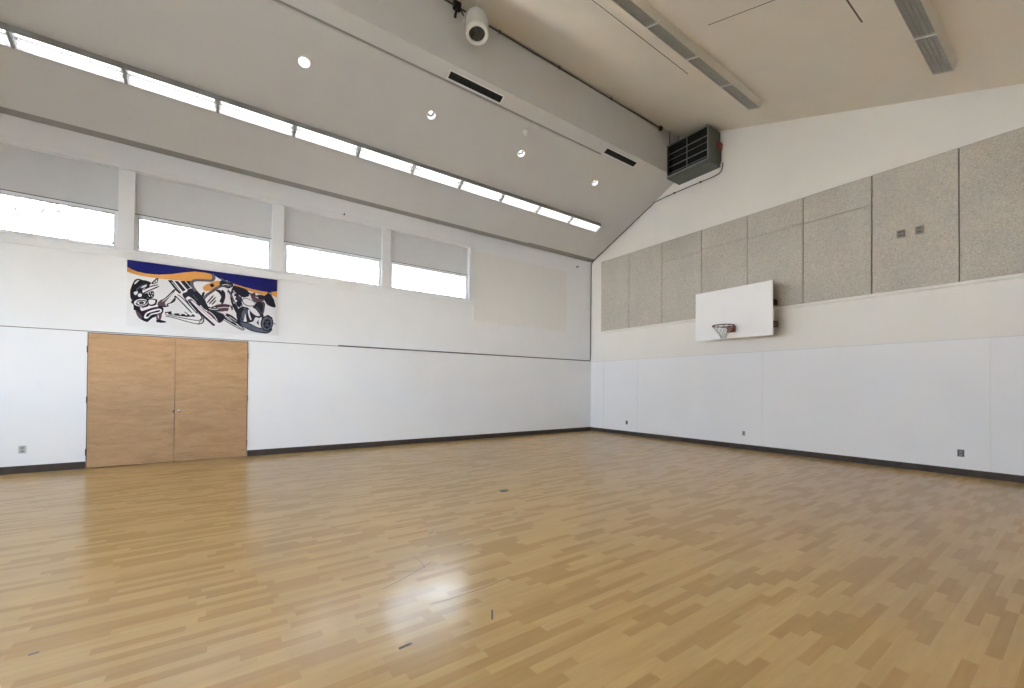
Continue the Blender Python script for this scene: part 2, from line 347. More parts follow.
('black','s',0.022,[(1.237,0.551),(1.343,0.708)]),
('black','s',0.022,[(1.282,0.545),(1.349,0.642)]),
('black','f',0,[(1.341,0.842),(1.405,0.862),(1.47,0.792),(1.471,0.703),(1.444,0.61),(1.407,0.628),(1.434,0.72),(1.396,0.794)]),
('black','f',0,[(1.411,1.039),(1.484,1.073),(1.614,1.037),(1.634,0.972),(1.56,0.916),(1.485,0.927),(1.412,0.939)]),
('grey','s',0.024,[(1.419,1.108),(1.502,1.053),(1.595,1.045)]),
('white','s',0.014,[(1.448,0.967),(1.522,0.989),(1.596,0.966)]),
('grey','s',0.02,[(1.411,0.984),(1.504,0.941),(1.615,1.003)]),
('black','f',0,[(1.634,0.972),(1.748,0.931),(1.903,0.895),(1.894,0.813),(1.827,0.763),(1.73,0.803),(1.644,0.882)]),
('blue','s',0.014,[(1.672,0.932),(1.864,0.867)]),
('white','p',0,[(1.894,0.779),(1.918,0.914),(1.934,0.911),(1.927,0.841),(1.963,0.776)]),
('purple','f',0,[(1.952,0.844),(2.021,0.889),(2.042,0.787),(2.162,0.779),(2.182,0.735),(2.043,0.682),(1.963,0.753)]),
('white','p',0,[(2.031,0.867),(2.051,0.876),(2.053,0.807),(2.121,0.802),(2.121,0.788),(2.034,0.786)]),
('black','f',0,[(2.071,0.849),(2.181,0.852),(2.202,0.784),(2.122,0.762),(2.081,0.792)]),
('black','s',0.06,[(1.551,0.869),(1.618,0.709),(1.696,0.514),(1.745,0.337)]),
('grey','s',0.03,[(1.625,0.88),(1.693,0.718),(1.752,0.566)]),
('white','s',0.022,[(1.546,0.835),(1.628,0.653)]),
('white','s',0.018,[(1.489,0.602),(1.524,0.742),(1.514,0.841)]),
('black','s',0.03,[(1.44,0.865),(1.487,0.804),(1.479,0.668),(1.434,0.551)]),
('purple','s',0.03,[(1.435,0.528),(1.526,0.562),(1.639,0.541)]),
('black','s',0.02,[(1.417,0.482),(1.546,0.497),(1.621,0.437)]),
('black','f',0,[(1.673,0.829),(1.769,0.751),(1.79,0.639),(1.752,0.543),(1.695,0.605)]),
('white','f',0,[(1.658,0.816),(1.657,0.807),(1.653,0.799),(1.648,0.795),(1.642,0.794),(1.637,0.797),(1.633,0.804),(1.632,0.812),(1.633,0.822),(1.637,0.829),(1.642,0.834),(1.648,0.835),(1.653,0.831),(1.657,0.825)]),
('white','f',0,[(1.687,0.752),(1.686,0.743),(1.682,0.735),(1.677,0.73),(1.671,0.73),(1.666,0.733),(1.662,0.74),(1.661,0.748),(1.662,0.757),(1.666,0.765),(1.671,0.77),(1.677,0.77),(1.682,0.767),(1.686,0.76)]),
('white','f',0,[(1.707,0.675),(1.706,0.666),(1.702,0.658),(1.697,0.653),(1.691,0.653),(1.686,0.656),(1.682,0.663),(1.681,0.671),(1.682,0.68),(1.685,0.688),(1.691,0.693),(1.697,0.693),(1.702,0.69),(1.706,0.683)]),
('white','f',0,[(1.67,0.636),(1.668,0.627),(1.665,0.619),(1.66,0.615),(1.654,0.614),(1.648,0.617),(1.645,0.624),(1.643,0.633),(1.645,0.642),(1.648,0.649),(1.653,0.654),(1.659,0.654),(1.665,0.651),(1.668,0.644)]),
('purple','s',0.02,[(1.712,0.766),(1.789,0.662),(1.791,0.548)]),
('white','f',0,[(1.789,0.685),(1.836,0.748),(1.963,0.718),(2.023,0.668),(1.984,0.605),(1.887,0.564),(1.809,0.607)]),
('black','s',0.012,[(1.789,0.685),(1.836,0.748),(1.963,0.718),(2.027,0.668)]),
('black','f',0,[(1.985,0.582),(2.073,0.674),(2.183,0.711),(2.208,0.644),(2.165,0.521),(2.186,0.406),(2.146,0.355),(2.105,0.444),(2.044,0.531)]),
('purple','s',0.024,[(2.083,0.64),(2.163,0.662),(2.174,0.569),(2.135,0.471),(2.156,0.379)]),
('blue','s',0.012,[(2.024,0.587),(2.104,0.561),(2.125,0.47)]),
('black','p',0,[(2.212,0.762),(2.262,0.863),(2.323,0.883),(2.376,0.783),(2.401,0.619),(2.244,0.683)]),
('white','p',0,[(2.173,0.71),(2.206,0.785),(2.227,0.764),(2.203,0.702)]),
('black','s',0.02,[(2.242,0.872),(2.282,0.936),(2.333,0.915)]),
('white','f',0,[(2.315,0.905),(2.313,0.899),(2.308,0.893),(2.301,0.89),(2.293,0.888),(2.285,0.89),(2.28,0.894),(2.278,0.9),(2.28,0.907),(2.285,0.912),(2.292,0.916),(2.301,0.917),(2.308,0.915),(2.313,0.911)]),
('black','f',0,[(1.697,0.423),(1.724,0.506),(1.79,0.559),(1.887,0.559),(1.966,0.499),(2.086,0.419),(2.207,0.385),(2.187,0.312),(2.046,0.368),(1.988,0.269),(1.871,0.235),(1.756,0.235),(1.707,0.31)]),
('grey','f',0,[(1.882,0.392),(1.865,0.332),(1.839,0.285),(1.809,0.262),(1.78,0.266),(1.759,0.297),(1.75,0.349),(1.753,0.411),(1.77,0.471),(1.795,0.518),(1.826,0.542),(1.854,0.538),(1.876,0.507),(1.885,0.455)]),
('black','f',0,[(1.866,0.395),(1.853,0.344),(1.833,0.304),(1.809,0.284),(1.787,0.288),(1.772,0.314),(1.765,0.357),(1.768,0.409),(1.782,0.46),(1.802,0.499),(1.825,0.519),(1.847,0.516),(1.863,0.49),(1.87,0.447)]),
('grey','f',0,[(1.855,0.397),(1.845,0.356),(1.83,0.324),(1.813,0.308),(1.798,0.31),(1.788,0.33),(1.784,0.365),(1.787,0.407),(1.797,0.448),(1.812,0.48),(1.829,0.497),(1.844,0.495),(1.855,0.474),(1.859,0.439)]),
('white','p',0,[(1.823,0.253),(1.853,0.44),(1.883,0.259)]),
('white','s',0.03,[(1.911,0.516),(1.924,0.402),(1.958,0.301)]),
('white','f',0,[(1.916,0.539),(1.985,0.524),(2.085,0.43),(2.116,0.403),(2.046,0.403),(1.966,0.464)]),
('white','f',0,[(1.989,0.211),(2.077,0.324),(2.146,0.378),(2.143,0.261),(2.149,0.144),(2.068,0.184)]),
('black','p',0,[(2.058,0.253),(2.091,0.326),(2.1,0.198)]),
('grey','s',0.11,[(1.756,0.201),(1.872,0.177),(1.99,0.119),(2.129,0.096),(2.25,0.094),(2.321,0.171)]),
('black','s',0.02,[(1.775,0.248),(1.91,0.227),(2.049,0.159),(2.149,0.133)]),
('black','s',0.02,[(1.853,0.13),(1.99,0.072),(2.19,0.049),(2.291,0.081),(2.342,0.161)]),
('black','f',0,[(2.366,0.251),(2.347,0.178),(2.307,0.121),(2.257,0.092),(2.205,0.096),(2.162,0.132),(2.136,0.193),(2.132,0.267),(2.152,0.34),(2.19,0.396),(2.241,0.427),(2.293,0.424),(2.336,0.388),(2.363,0.326)]),
('grey','f',0,[(2.346,0.253),(2.329,0.189),(2.297,0.14),(2.255,0.115),(2.212,0.118),(2.176,0.149),(2.155,0.202),(2.152,0.266),(2.169,0.328),(2.201,0.377),(2.243,0.403),(2.286,0.401),(2.322,0.37),(2.343,0.317)]),
('black','f',0,[(2.322,0.243),(2.31,0.196),(2.286,0.16),(2.256,0.141),(2.226,0.143),(2.201,0.166),(2.186,0.205),(2.184,0.252),(2.196,0.299),(2.219,0.335),(2.249,0.355),(2.28,0.353),(2.305,0.33),(2.32,0.291)]),
('grey','s',0.016,[(2.218,0.303),(2.248,0.271),(2.289,0.31)]),
('grey','s',0.016,[(2.219,0.186),(2.249,0.236),(2.286,0.185)]),
('black','s',0.03,[(2.247,0.436),(2.288,0.393),(2.35,0.376)]),
('black','s',0.014,[(2.351,0.281),(2.413,0.251)]),
('black','p',0,[(1.483,0.332),(1.557,0.295),(1.68,0.205),(1.728,0.153),(1.681,0.16),(1.567,0.228),(1.493,0.277)]),
('white','s',0.012,[(1.529,0.292),(1.623,0.234)]),
('black','s',0.014,[(1.484,0.254),(1.643,0.156),(1.825,0.058)]),
('black','s',0.014,[(1.7,0.162),(1.776,0.111),(1.838,0.082)]),
('grey','f',0,[(1.821,0.196),(1.817,0.177),(1.804,0.162),(1.786,0.152),(1.766,0.15),(1.747,0.157),(1.734,0.17),(1.73,0.187),(1.734,0.205),(1.747,0.221),(1.765,0.23),(1.785,0.232),(1.804,0.226),(1.817,0.213)]),
('white','p',0,[(1.593,0.412),(1.61,0.572),(1.659,0.419),(1.698,0.332),(1.631,0.37)]),
('black','f',0,[(1.018,0.785),(1.096,0.731),(1.175,0.596),(1.216,0.503),(1.15,0.512),(1.072,0.599),(0.994,0.685)]),
('black','s',0.03,[(1.629,0.938),(1.604,0.75),(1.633,0.586),(1.719,0.395),(1.763,0.264)]),
('grey','s',0.022,[(1.541,0.908),(1.632,0.72),(1.695,0.577)]),
('black','f',0,[(1.629,0.971),(1.741,0.971),(1.884,0.923),(1.914,0.808),(1.828,0.78),(1.714,0.859)]),
('black','s',0.02,[(1.756,0.838),(1.777,0.739),(1.745,0.634),(1.759,0.561)]),
('black','s',0.016,[(1.777,0.739),(1.83,0.627),(1.916,0.593),(2.017,0.616),(2.075,0.691)]),
('purple','f',0,[(1.334,0.534),(1.468,0.583),(1.606,0.566),(1.634,0.479),(1.525,0.44),(1.389,0.451)]),
('black','s',0.016,[(1.255,0.475),(1.388,0.524),(1.496,0.553),(1.606,0.543)]),
('white','s',0.012,[(1.362,0.481),(1.496,0.517),(1.606,0.51)]),
('black','f',0,[(1.468,0.6),(1.507,0.737),(1.466,0.824),(1.425,0.832),(1.467,0.699),(1.436,0.579)]),
('black','f',0,[(2.017,0.616),(2.061,0.69),(2.179,0.715),(2.209,0.639),(2.176,0.444),(2.123,0.421),(2.062,0.518)]),
('purple','s',0.026,[(2.06,0.741),(2.164,0.685),(2.189,0.584),(2.152,0.441)]),
('grey','s',0.014,[(2.038,0.594),(2.098,0.532),(2.128,0.445)]),
('black','f',0,[(2.177,0.826),(2.282,0.909),(2.343,0.847),(2.407,0.627),(2.27,0.646),(2.208,0.725)]),
('black','s',0.03,[(2.257,0.435),(2.302,0.405),(2.348,0.374)]),
('black','s',0.018,[(1.504,0.355),(1.637,0.285),(1.75,0.189),(1.85,0.086)]),
('black','f',0,[(1.511,0.389),(1.608,0.366),(1.749,0.246),(1.778,0.181),(1.693,0.207),(1.581,0.296)]),
('white','s',0.012,[(1.567,0.338),(1.707,0.242)]),
('black','f',0,[(1.704,0.46),(1.76,0.541),(1.83,0.569),(1.803,0.471),(1.754,0.297),(1.735,0.245),(1.708,0.343)]),
('white','p',0,[(1.547,0.426),(1.584,0.564),(1.635,0.402),(1.65,0.337)]),
('purple','s',0.02,[(1.913,0.886),(1.957,0.814),(2.089,0.807)]),
('black','s',0.018,[(1.727,0.918),(1.884,0.882),(2.059,0.827),(2.177,0.826)]),
]
SCUFFS = [(-9.75,-7.35,.35,.55,.006,.02),(-9.55,-7.75,-.1,.7,.006,.03),(-8.9,-6.9,.2,.35,.007,0),(-9.35,-7.2,1.3,.3,.005,.05),(-9.6,-7.1,-.6,.35,.005,.02),(-9.3,-8.15,1.0,.12,.012,0),(-9.9,-8.1,.1,.08,.02,0),(-6.55,-8.05,-.9,.16,.012,0),(-9.0,-6.5,.9,.2,.006,0),(-7.9,-6.4,.3,.1,.012,0),(-10.1,-8.4,.3,.05,.02,0),(-11.6,-7.0,.2,.04,.02,0),(-5.6,-8.6,.1,.04,.02,0),(-9.2,-6.1,-.4,.06,.015,0)]
# ------------------------------------------------------------------ tunables
FL_ROW, FL_LEN = 0.066, 0.42
FL_STOPS = [(0.0, (0.475, 0.306, 0.122)), (0.36, (0.50, 0.325, 0.131)), (0.46, (0.56, 0.376, 0.162)), (1.0, (0.585, 0.402, 0.178))]
FL_ROUGH = (0.175, 0.27); FL_SPEC = 0.2
PANEL_COL = [(0.28, 0.262, 0.23), (0.47, 0.445, 0.40), (0.66, 0.63, 0.57)]
DOOR_STOPS = [(0.22, (0.33, 0.185, 0.082)), (0.5, (0.43, 0.258, 0.125)), (0.78, (0.50, 0.32, 0.17))]
SKY_STR, SUN_STR, TUBE_STR, EXPO = 6.5, 125.0, 0.85, 2.36
SKY_COL = (0.75, 0.86, 1.0)

M = dict(
    wall=mat('painted_wall_white', (0.835, 0.84, 0.865), 0.55, spec=0.3, var=0.012, vscale=1.2, bump=0.03),
    blank=mat('blank_board_paint', (0.81, 0.80, 0.79), 0.6, spec=0.3, var=0.01, vscale=1.2),
    gable=mat('painted_gable_cream', (0.805, 0.79, 0.76), 0.6, spec=0.3, var=0.012, vscale=1.2, bump=0.03),
    ceil=mat('painted_ceiling_grey_white', (0.68, 0.68, 0.68), 0.8, spec=0.2, var=0.015, vscale=2.0, bump=0.08, bscale=60),
    ceil2=mat('painted_ceiling_cream', (0.76, 0.71, 0.62), 0.8, spec=0.2, var=0.02, vscale=1.5, bump=0.08, bscale=60),
    gapshade=mat('grey_gap_shade', (0.30, 0.30, 0.29), 0.7, var=0.04),  # grey that stands in for shade in the ceiling gaps
    seam=mat('dark_joint', (0.10, 0.09, 0.08), 0.8, var=0.1),
    trim=mat('white_painted_trim', (0.81, 0.82, 0.84), 0.45, var=0.01),
    infill=mat('pale_grey_infill_board', (0.68, 0.69, 0.715), 0.7, var=0.02, vscale=3),
    alu=mat('white_window_aluminium', (0.84, 0.88, 0.95), 0.35, var=0.02),
    gasket=mat('black_gasket', (0.03, 0.03, 0.035), 0.6, var=0.1),
    base=mat('dark_brown_rubber_base', (0.060, 0.046, 0.038), 0.6, spec=0.2, var=0.15, vscale=8),
    metal=mat('brushed_steel_plate', (0.42, 0.42, 0.41), 0.4, metal=0.8, var=0.06, vscale=30),
    chrome=mat('bright_chrome', (0.75, 0.75, 0.76), 0.18, metal=1.0, var=0.02),
    darkmetal=mat('dark_bronze_metal', (0.06, 0.045, 0.035), 0.5, metal=0.3, var=0.1, vscale=20),
    black=mat('black_metal', (0.012, 0.012, 0.013), 0.5, var=0.1, vscale=20),
    housing=mat('grey_enamel_housing', (0.37, 0.37, 0.36), 0.5, var=0.02),
    hous2=mat('cream_enamel_housing', (0.70, 0.66, 0.58), 0.5, var=0.02),
    louver=mat('white_louver_plastic', (0.78, 0.78, 0.78), 0.4, var=0.02),
    louver2=mat('dull_grey_louver_metal', (0.52, 0.50, 0.46), 0.45, metal=0.3, var=0.05, vscale=20),
    boxsteel=mat('dull_steel_box', (0.23, 0.22, 0.19), 0.5, metal=0.3, var=0.08, vscale=20),
    tube_off=mat('unlit_tube_glass', (0.50, 0.50, 0.47), 0.3, var=0.02),
    spotbody=mat('offwhite_spotlight_enamel', (0.62, 0.64, 0.61), 0.45, var=0.03, vscale=12),
    spotlens=mat('grey_spotlight_lens', (0.10, 0.095, 0.085), 0.12, var=0.3, vscale=14),
    plastic=mat('white_plastic', (0.78, 0.77, 0.74), 0.45, var=0.02),
    conduit=mat('dark_grey_conduit', (0.085, 0.085, 0.095), 0.5, metal=0.2, var=0.08, vscale=8),
    conduit2=mat('brown_conduit', (0.10, 0.085, 0.065), 0.55, var=0.1, vscale=8),
    board=mat('white_painted_backboard', (0.90, 0.90, 0.92), 0.4, var=0.008, vscale=2),
    orange_steel=mat('rust_orange_rim_steel', (0.27, 0.075, 0.03), 0.5, var=0.2, vscale=18),
    brown_steel=mat('dark_red_brown_steel', (0.085, 0.03, 0.022), 0.6, var=0.2, vscale=14),
    net=mat('grey_white_net_cord', (0.36, 0.35, 0.35), 0.8, var=0.1, vscale=40),
    heater=mat('grey_green_heater_enamel', (0.125, 0.13, 0.11), 0.45, metal=0.25, var=0.08, vscale=6),
    fin=mat('heater_louvre_steel', (0.30, 0.32, 0.325), 0.35, metal=0.4, var=0.1, vscale=8),
    red=mat('red_orange_valve', (0.30, 0.06, 0.025), 0.45, var=0.1, vscale=20),
    slot=mat('black_vent_void', (0.008, 0.008, 0.009), 0.7, var=0.1),
    concrete=mat('pale_sunlit_concrete', (0.55, 0.53, 0.50), 0.9, var=0.08, vscale=0.8),
    block=mat('grey_block_wall', (0.2, 0.2, 0.21), 0.9, var=0.06, vscale=1.5),
    mortar=mat('dark_lattice_wire', (0.016, 0.018, 0.026), 0.9, var=0.06),
    bark=mat('dark_bark', (0.03, 0.029, 0.03), 0.9, var=0.2),
    shield=mat('sun_shield_grey', (0.2, 0.2, 0.2), 0.9, var=0.1),
)
M['floor'] = floor_material(); M['panel'] = panel_material(); M['ply'] = plywood_material(); M['glass'] = glass_material()
M['tube'] = lamp_mat('lit_fluorescent_tube', (0.95, 0.98, 1.0), TUBE_STR)
M['bulb'] = lamp_mat('lit_bulb', (1.0, 0.99, 0.97), 12.0)
M['bulb_dim'] = lamp_mat('lit_recessed_bulb', (1.0, 0.98, 0.95), 1.5)
PAINT = {'blue': mat('mural_blue', (0.003, 0.004, 0.10), 0.6, spec=0.2, var=0.05, vscale=5), 'orange': mat('mural_orange', (0.66, 0.30, 0.06), 0.5, var=0.05, vscale=5),
         'black': mat('mural_black', (0.008, 0.007, 0.018), 0.6, spec=0.2, var=0.1), 'grey': mat('mural_slate', (0.085, 0.095, 0.14), 0.5, var=0.15, vscale=14),
         'white': mat('mural_white', (0.80, 0.80, 0.82), 0.5, var=0.01), 'purple': mat('mural_plum', (0.085, 0.035, 0.055), 0.5, var=0.15, vscale=14), 'pink': mat('mural_pink', (0.52, 0.30, 0.32), 0.5, var=0.05)}

# ------------------------------------------------------------------ geometry constants (metres; far room corner at the origin, window wall y=0, hoop wall x=0)
XW, YS = -19.0, -15.0
K1, Z1 = 0.468, 5.945           # lower ceiling z = Z1 + K1*s
K2, Z2 = 0.345, 9.903           # upper ceiling z = Z2 - K2*s
SB = 3.42                       # header face
def zl(s): return Z1 + K1*s
def zu(s): return Z2 - K2*s
SIG = 0.0
WIN = [(-14.52, -12.30), (-12.075, -9.835), (-9.610, -7.425), (-7.205, -4.94)]
ZB, ZM, ZT = 4.0, 4.70, 5.48
DX0, DXM, DX1, DH = -12.662, -11.45, -10.258, 2.41

# ------------------------------------------------------------------ shell
f = MB(); f.box(XW-.3, .3, YS-.3, .3, -.2, 0)
struct(f.build('floor', M['floor']), 'honey coloured wood strip sports floor', 'floor')

w = MB(); T = .28
w.box(XW, DX0-.006, 0, T, 0, DH+.006); w.box(DX1+.006, 0, 0, T, 0, DH+.006); w.box(DX0-.006, DX1+.006, .055, T, 0, DH+.006)
w.box(XW, 0, 0, T, DH+.006, ZB); w.box(XW, 0, 0, T, ZT, 6.1)
xs = [XW] + [v for ab in WIN for v in ab] + [0]
for i in range(0, len(xs), 2): w.box(xs[i], xs[i+1], 0, T, ZB, ZT)
WL = struct(w.build('wall_left', M['wall']), 'white window wall with double plywood doors', 'wall')
# lower sheeting of the window wall (one skin with hairline joints), leaving the door opening
w = MB()
for a, b in [(XW, DX0-.008), (DX1+.008, -.004)]:
    w.box(a, b, -.012, 0, .0, 2.436)
w.build('sheeting', M['wall'], WL)
w = MB(); w.box(XW, 0, -.004, 0, 2.436, 2.448); w.build('joint', M['seam'], WL)

# hoop wall: gable shape, cream paint above, white sheeting below
w = MB(); prof = [(0, 0), (0, zl(0)), (-SB, zl(SB)), (-SB, zu(SB)), (YS, zu(-YS)), (YS, 0)]
w.prism([(0, y, z) for y, z in prof], (.28, 0, 0))
WR = struct(w.build('wall_right', M['gable']), 'cream gable wall behind the basketball backboard', 'wall')
w = MB()
ys = [-.014, -.63, -2.035, -5.70, -9.33, -12.98, YS]
for a, b in zip(ys, ys[1:]): w.box(-.012, 0, b+.003, a-.003, 0, 2.405)
w.build('sheeting', M['wall'], WR)
w = MB(); w.box(-.006, 0, YS, -.014, 2.405, 2.42); w.build('joint', M['infill'], WR)
# walls behind the camera, with openings added to brighten the room
FILL_FRONT = [(-16.6, -14.0), (-13.0, -10.4)]; FZ0, FZ1 = .9, 2.7
FILL_BACK = [(-9.7, -7.1), (-6.7, -4.1), (-3.7, -1.1)]; BWZ0, BWZ1 = .9, 3.1
w = MB(); w.box(XW, 0, YS-.28, YS, 0, FZ0); w.box(XW, 0, YS-.28, YS, FZ1, zu(-YS))
fx = [XW] + [v for ab in FILL_FRONT for v in ab] + [0]
for i in range(0, len(fx), 2): w.box(fx[i], fx[i+1], YS-.28, YS, FZ0, FZ1)
struct(w.build('wall_front', M['wall']))
w = MB(); w.box(XW-.28, XW, YS, 0, 0, BWZ0)
w.prism([(XW, 0, BWZ1), (XW, 0, zl(0)), (XW, -SB, zl(SB)), (XW, -SB, zu(SB)), (XW, YS, zu(-YS)), (XW, YS, BWZ1)], (-.28, 0, 0))
fx = [YS] + [v for ab in FILL_BACK for v in ab] + [0]
for i in range(0, len(fx), 2): w.box(XW-.28, XW, fx[i], fx[i+1], BWZ0, BWZ1)
struct(w.build('wall_back', M['wall']))

# ceilings
c = MB(); c.prism([(XW, 0, zl(0)), (XW, -SB+.04, zl(SB-.04)), (XW, -SB+.04, zl(SB-.04)+.2), (XW, 0, zl(0)+.2)], (-XW, 0, 0))
CL = struct(c.build('ceiling', M['ceil']), 'sloping grey white ceiling above the windows', 'ceiling')
c = MB(); a, b = .15, 3.12; d = .028      # the lower skin that stops short of the header and of the hoop wall
c.prism([(XW, -a, zl(a)), (XW, -b, zl(b)), (XW, -b+d*.42, zl(b)-d*.91), (XW, -a+d*.42, zl(a)-d*.91)], (-XW-2.93, 0, 0))
c.build('ceiling_board', M['ceil'], CL)
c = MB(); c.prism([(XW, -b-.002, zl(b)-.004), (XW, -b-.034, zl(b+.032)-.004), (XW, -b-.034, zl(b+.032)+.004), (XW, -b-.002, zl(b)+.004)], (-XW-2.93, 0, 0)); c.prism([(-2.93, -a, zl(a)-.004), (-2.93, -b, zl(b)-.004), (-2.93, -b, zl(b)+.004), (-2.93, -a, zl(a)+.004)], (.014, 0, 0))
c.build('ceiling_joint', M['gapshade'], CL)  # grey paints the shade of the reveal along the board edge
c = MB(); c.prism([(XW, -.001, zl(.001)-.003), (XW, -.15, zl(.15)-.003), (XW, -.15, zl(.15)+.004), (XW, -.001, zl(.001)+.004)], (-XW, 0, 0))  # flat dark strip in place of the shadow gap at the wall
struct(c.build('shade_strip', M['gapshade']), 'grey strip painted as gap shade where the sloping ceiling meets the window wall', 'trim')
c = MB(); c.prism([(XW, -SB, zl(SB)), (XW, -SB, zu(SB)+.3), (XW, -SB+.25, zu(SB)+.3), (XW, -SB+.25, zl(SB-.04)+.1), (XW, -SB+.04, zl(SB-.04))], (-XW, 0, 0))
struct(c.build('wall_header', M['ceil']), 'deep grey white header between the two ceilings', 'wall')
c = MB(); c.prism([(XW-.28, -SB+.12, zu(SB-.12)), (XW-.28, YS-.28, zu(-YS+.28)), (XW-.28, YS-.28, zu(-YS+.28)+.25), (XW-.28, -SB+.12, zu(SB-.12)+.25)], (-XW+.56, 0, 0))
CU = struct(c.build('ceiling', M['ceil2']), 'upper cream ceiling with unlit lights sloping down', 'ceiling')
def useam(p, q, w):
    m = MB(); (x0, s0), (x1, s1) = p, q
    dv = Vector((x1-x0, s1-s0)).normalized(); nx, ns = -dv.y*w/2, dv.x*w/2
    P = [(x0+nx, s0+ns), (x1+nx, s1+ns), (x1-nx, s1-ns), (x0-nx, s0-ns)]
    m.prism([(x, -s, zu(s)-.003) for x, s in P], (0, 0, .004))
    return m.build('ceiling_joint', M['seam'], CU)
useam((-8.5, 5.53), (-2.9, 5.51), .016); useam((-4.095, 6.62), (-4.095, 7.9), .012); useam((-6, 8.33), (-2.93, 8.365), .022)
# unseen overhangs, added only to keep the sun out
r = MB(); r.prism([(XW-.4, .0, 6.15), (XW-.4, .9, 5.85), (XW-.4, .9, 6.0), (XW-.4, 0, 6.4)], (-XW+.8, 0, 0)); struct(r.build('sun_shield', M['shield']))
r = MB(); r.box(XW-.4, .4, YS-3.2, YS-.28, 4.5, 4.65); r.box(XW-4.2, XW-.28, YS-3.2, .9, 3.6, 3.75); struct(r.build('sun_shield', M['shield']))
# rake joint on the gable, at the edge of the sloping ceiling
# baseboards
def bb(name, boxes, label):
    b = MB()
    for q in boxes: b.box(*q)
    struct(b.build(name, M['base']), label, 'baseboard')
bb('baseboard_left', [(XW, DX0-.012, -.020, -.012, 0, .125), (XW, DX0-.012, -.026, -.012, 0, .012), (DX1+.012, -.02, -.020, -.012, 0, .125), (DX1+.012, -.02, -.026, -.012, 0, .012)], 'dark brown rubber baseboard along the window wall')
bb('baseboard_right', [(-.020, -.012, YS, -.012, 0, .12), (-.026, -.012, YS, -.012, 0, .012)], 'dark brown rubber baseboard along the hoop wall')

# ------------------------------------------------------------------ windows
wl = ['leftmost clerestory window with bare branches outside', 'second clerestory window, above the painted mural', 'third clerestory window, right of the mural', 'rightmost clerestory window beside the blank wall board']
for i, (a, b) in enumerate(WIN):
    W = empty('window_%d' % (i+1), ((a+b)/2, .0, ZB)); struct(W, wl[i], 'window')
    L = Vector(((a+b)/2, 0, ZB))
    def pb(name, m_, boxes):
        m = MB()
        for q in boxes: m.box(q[0]-L.x, q[1]-L.x, q[2], q[3], q[4]-ZB, q[5]-ZB)
        return m.build(name, m_, W)
    pb('infill_panel', M['infill'], [(a, b, .085, .11, ZM+.012, ZT)])
    fw = .055
    pb('window_frame', M['alu'], [(a, b, .05, .12, ZM-.055, ZM), (a, b, .05, .12, ZB, ZB+.045), (a, a+fw, .05, .12, ZB+.045, ZM-.055), (b-fw, b, .05, .12, ZB+.045, ZM-.055)])
    pb('gasket', M['gasket'], [(a, b, .048, .11, ZM, ZM+.012), (a+fw, b-fw, .06, .09, ZM-.067, ZM-.055), (a+fw, a+fw+.01, .06, .09, ZB+.045, ZM-.067), (b-fw-.01, b-fw, .06, .09, ZB+.045, ZM-.067)])
    pb('pane', M['glass'], [(a+fw, b-fw, .085, .089, ZB+.045, ZM-.06)])
    if i: pb('latch', M['alu'], [((a+b)/2-.04, (a+b)/2+.04, .02, .05, ZB+.02, ZB+.05)])
t = MB(); t.box(XW+2, -4.81, -.045, 0, ZT, ZT+.10, .006); t.box(-4.935, -4.81, -.045, 0, ZB-.06, ZT, .006)
struct(t.build('trim_2', M['trim']), 'white head trim running over all four windows', 'trim')
t = MB(); t.box(XW+2, -4.80, -.045, .05, ZB-.035, ZB, .005); t.box(XW+2, -4.80, -.022, 0, ZB-.17, ZB-.035)
struct(t.build('trim_3', M['trim']), 'white sill and apron running under the windows', 'trim')

for i, (a, b, H_) in enumerate([(a, b, FZ1-FZ0) for a, b in FILL_FRONT] + [(a, b, BWZ1-BWZ0) for a, b in FILL_BACK]):  # unseen windows, added to let in fill daylight
    W = empty('window_%d' % (i+5), ((a+b)/2, YS, FZ0) if i < 2 else (XW, (a+b)/2, BWZ0), (0, 0, 0 if i < 2 else -PI/2)); struct(W)
    h = (b-a)/2; m = MB()
    m.box(-h, h, -.14, -.06, 0, .06); m.box(-h, h, -.14, -.06, H_-.06, H_); m.box(-h, -h+.06, -.14, -.06, .06, H_-.06); m.box(h-.06, h, -.14, -.06, .06, H_-.06); m.box(-.03, .03, -.14, -.06, .06, H_-.06)
    m.build('window_frame', M['alu'], W); m = MB(); m.box(-h+.06, h-.06, -.104, -.10, .06, H_-.06); m.build('pane', M['glass'], W)

# ------------------------------------------------------------------ doors
def hinge(parent, lx, z, sgn):
    h = MB(); h.tube([(lx, -.031, z-.06), (lx, -.031, z+.06)], .0085, 10); h.box(lx, lx+sgn*.008, -.027, -.021, z-.055, z+.055)
    h.build('hinge', M['darkmetal'], parent)
def leaf(n, x0, x1, side, label):
    D = empty('door_%d' % n, ((x0+x1)/2, 0, 0)); struct(D, label, 'door'); cx = (x0+x1)/2
    m = MB(); m.box(x0-cx+.004, x1-cx-.004, -.022, .04, .012, DH, .003); m.build('leaf', M['ply'], D)
    for z in (.29, 1.22, 2.12):
        hinge(D, (x0-cx-.004) if side < 0 else (x1-cx+.004), z, -side)
    return D
D1 = leaf(1, DX0, DXM, -1, 'left plywood door leaf of the double doors')
D2 = leaf(2, DXM, DX1, 1, 'right plywood door leaf with small round lock')
k = MB(); k.lathe([(0, -.014), (.022, -.014), (.028, -.006), (.03, 0), (.03, .004)], (DXM+.072-(DXM+DX1)/2, -.022, .99), (0, 1, 0), 20); k.build('lock', M['chrome'], D2)
k = MB(); k.box(DXM-.026-(DX0+DXM)/2, DXM-.004-(DX0+DXM)/2, -.024, -.021, .955, 1.0); k.build('edge_plate', M['darkmetal'], D1)
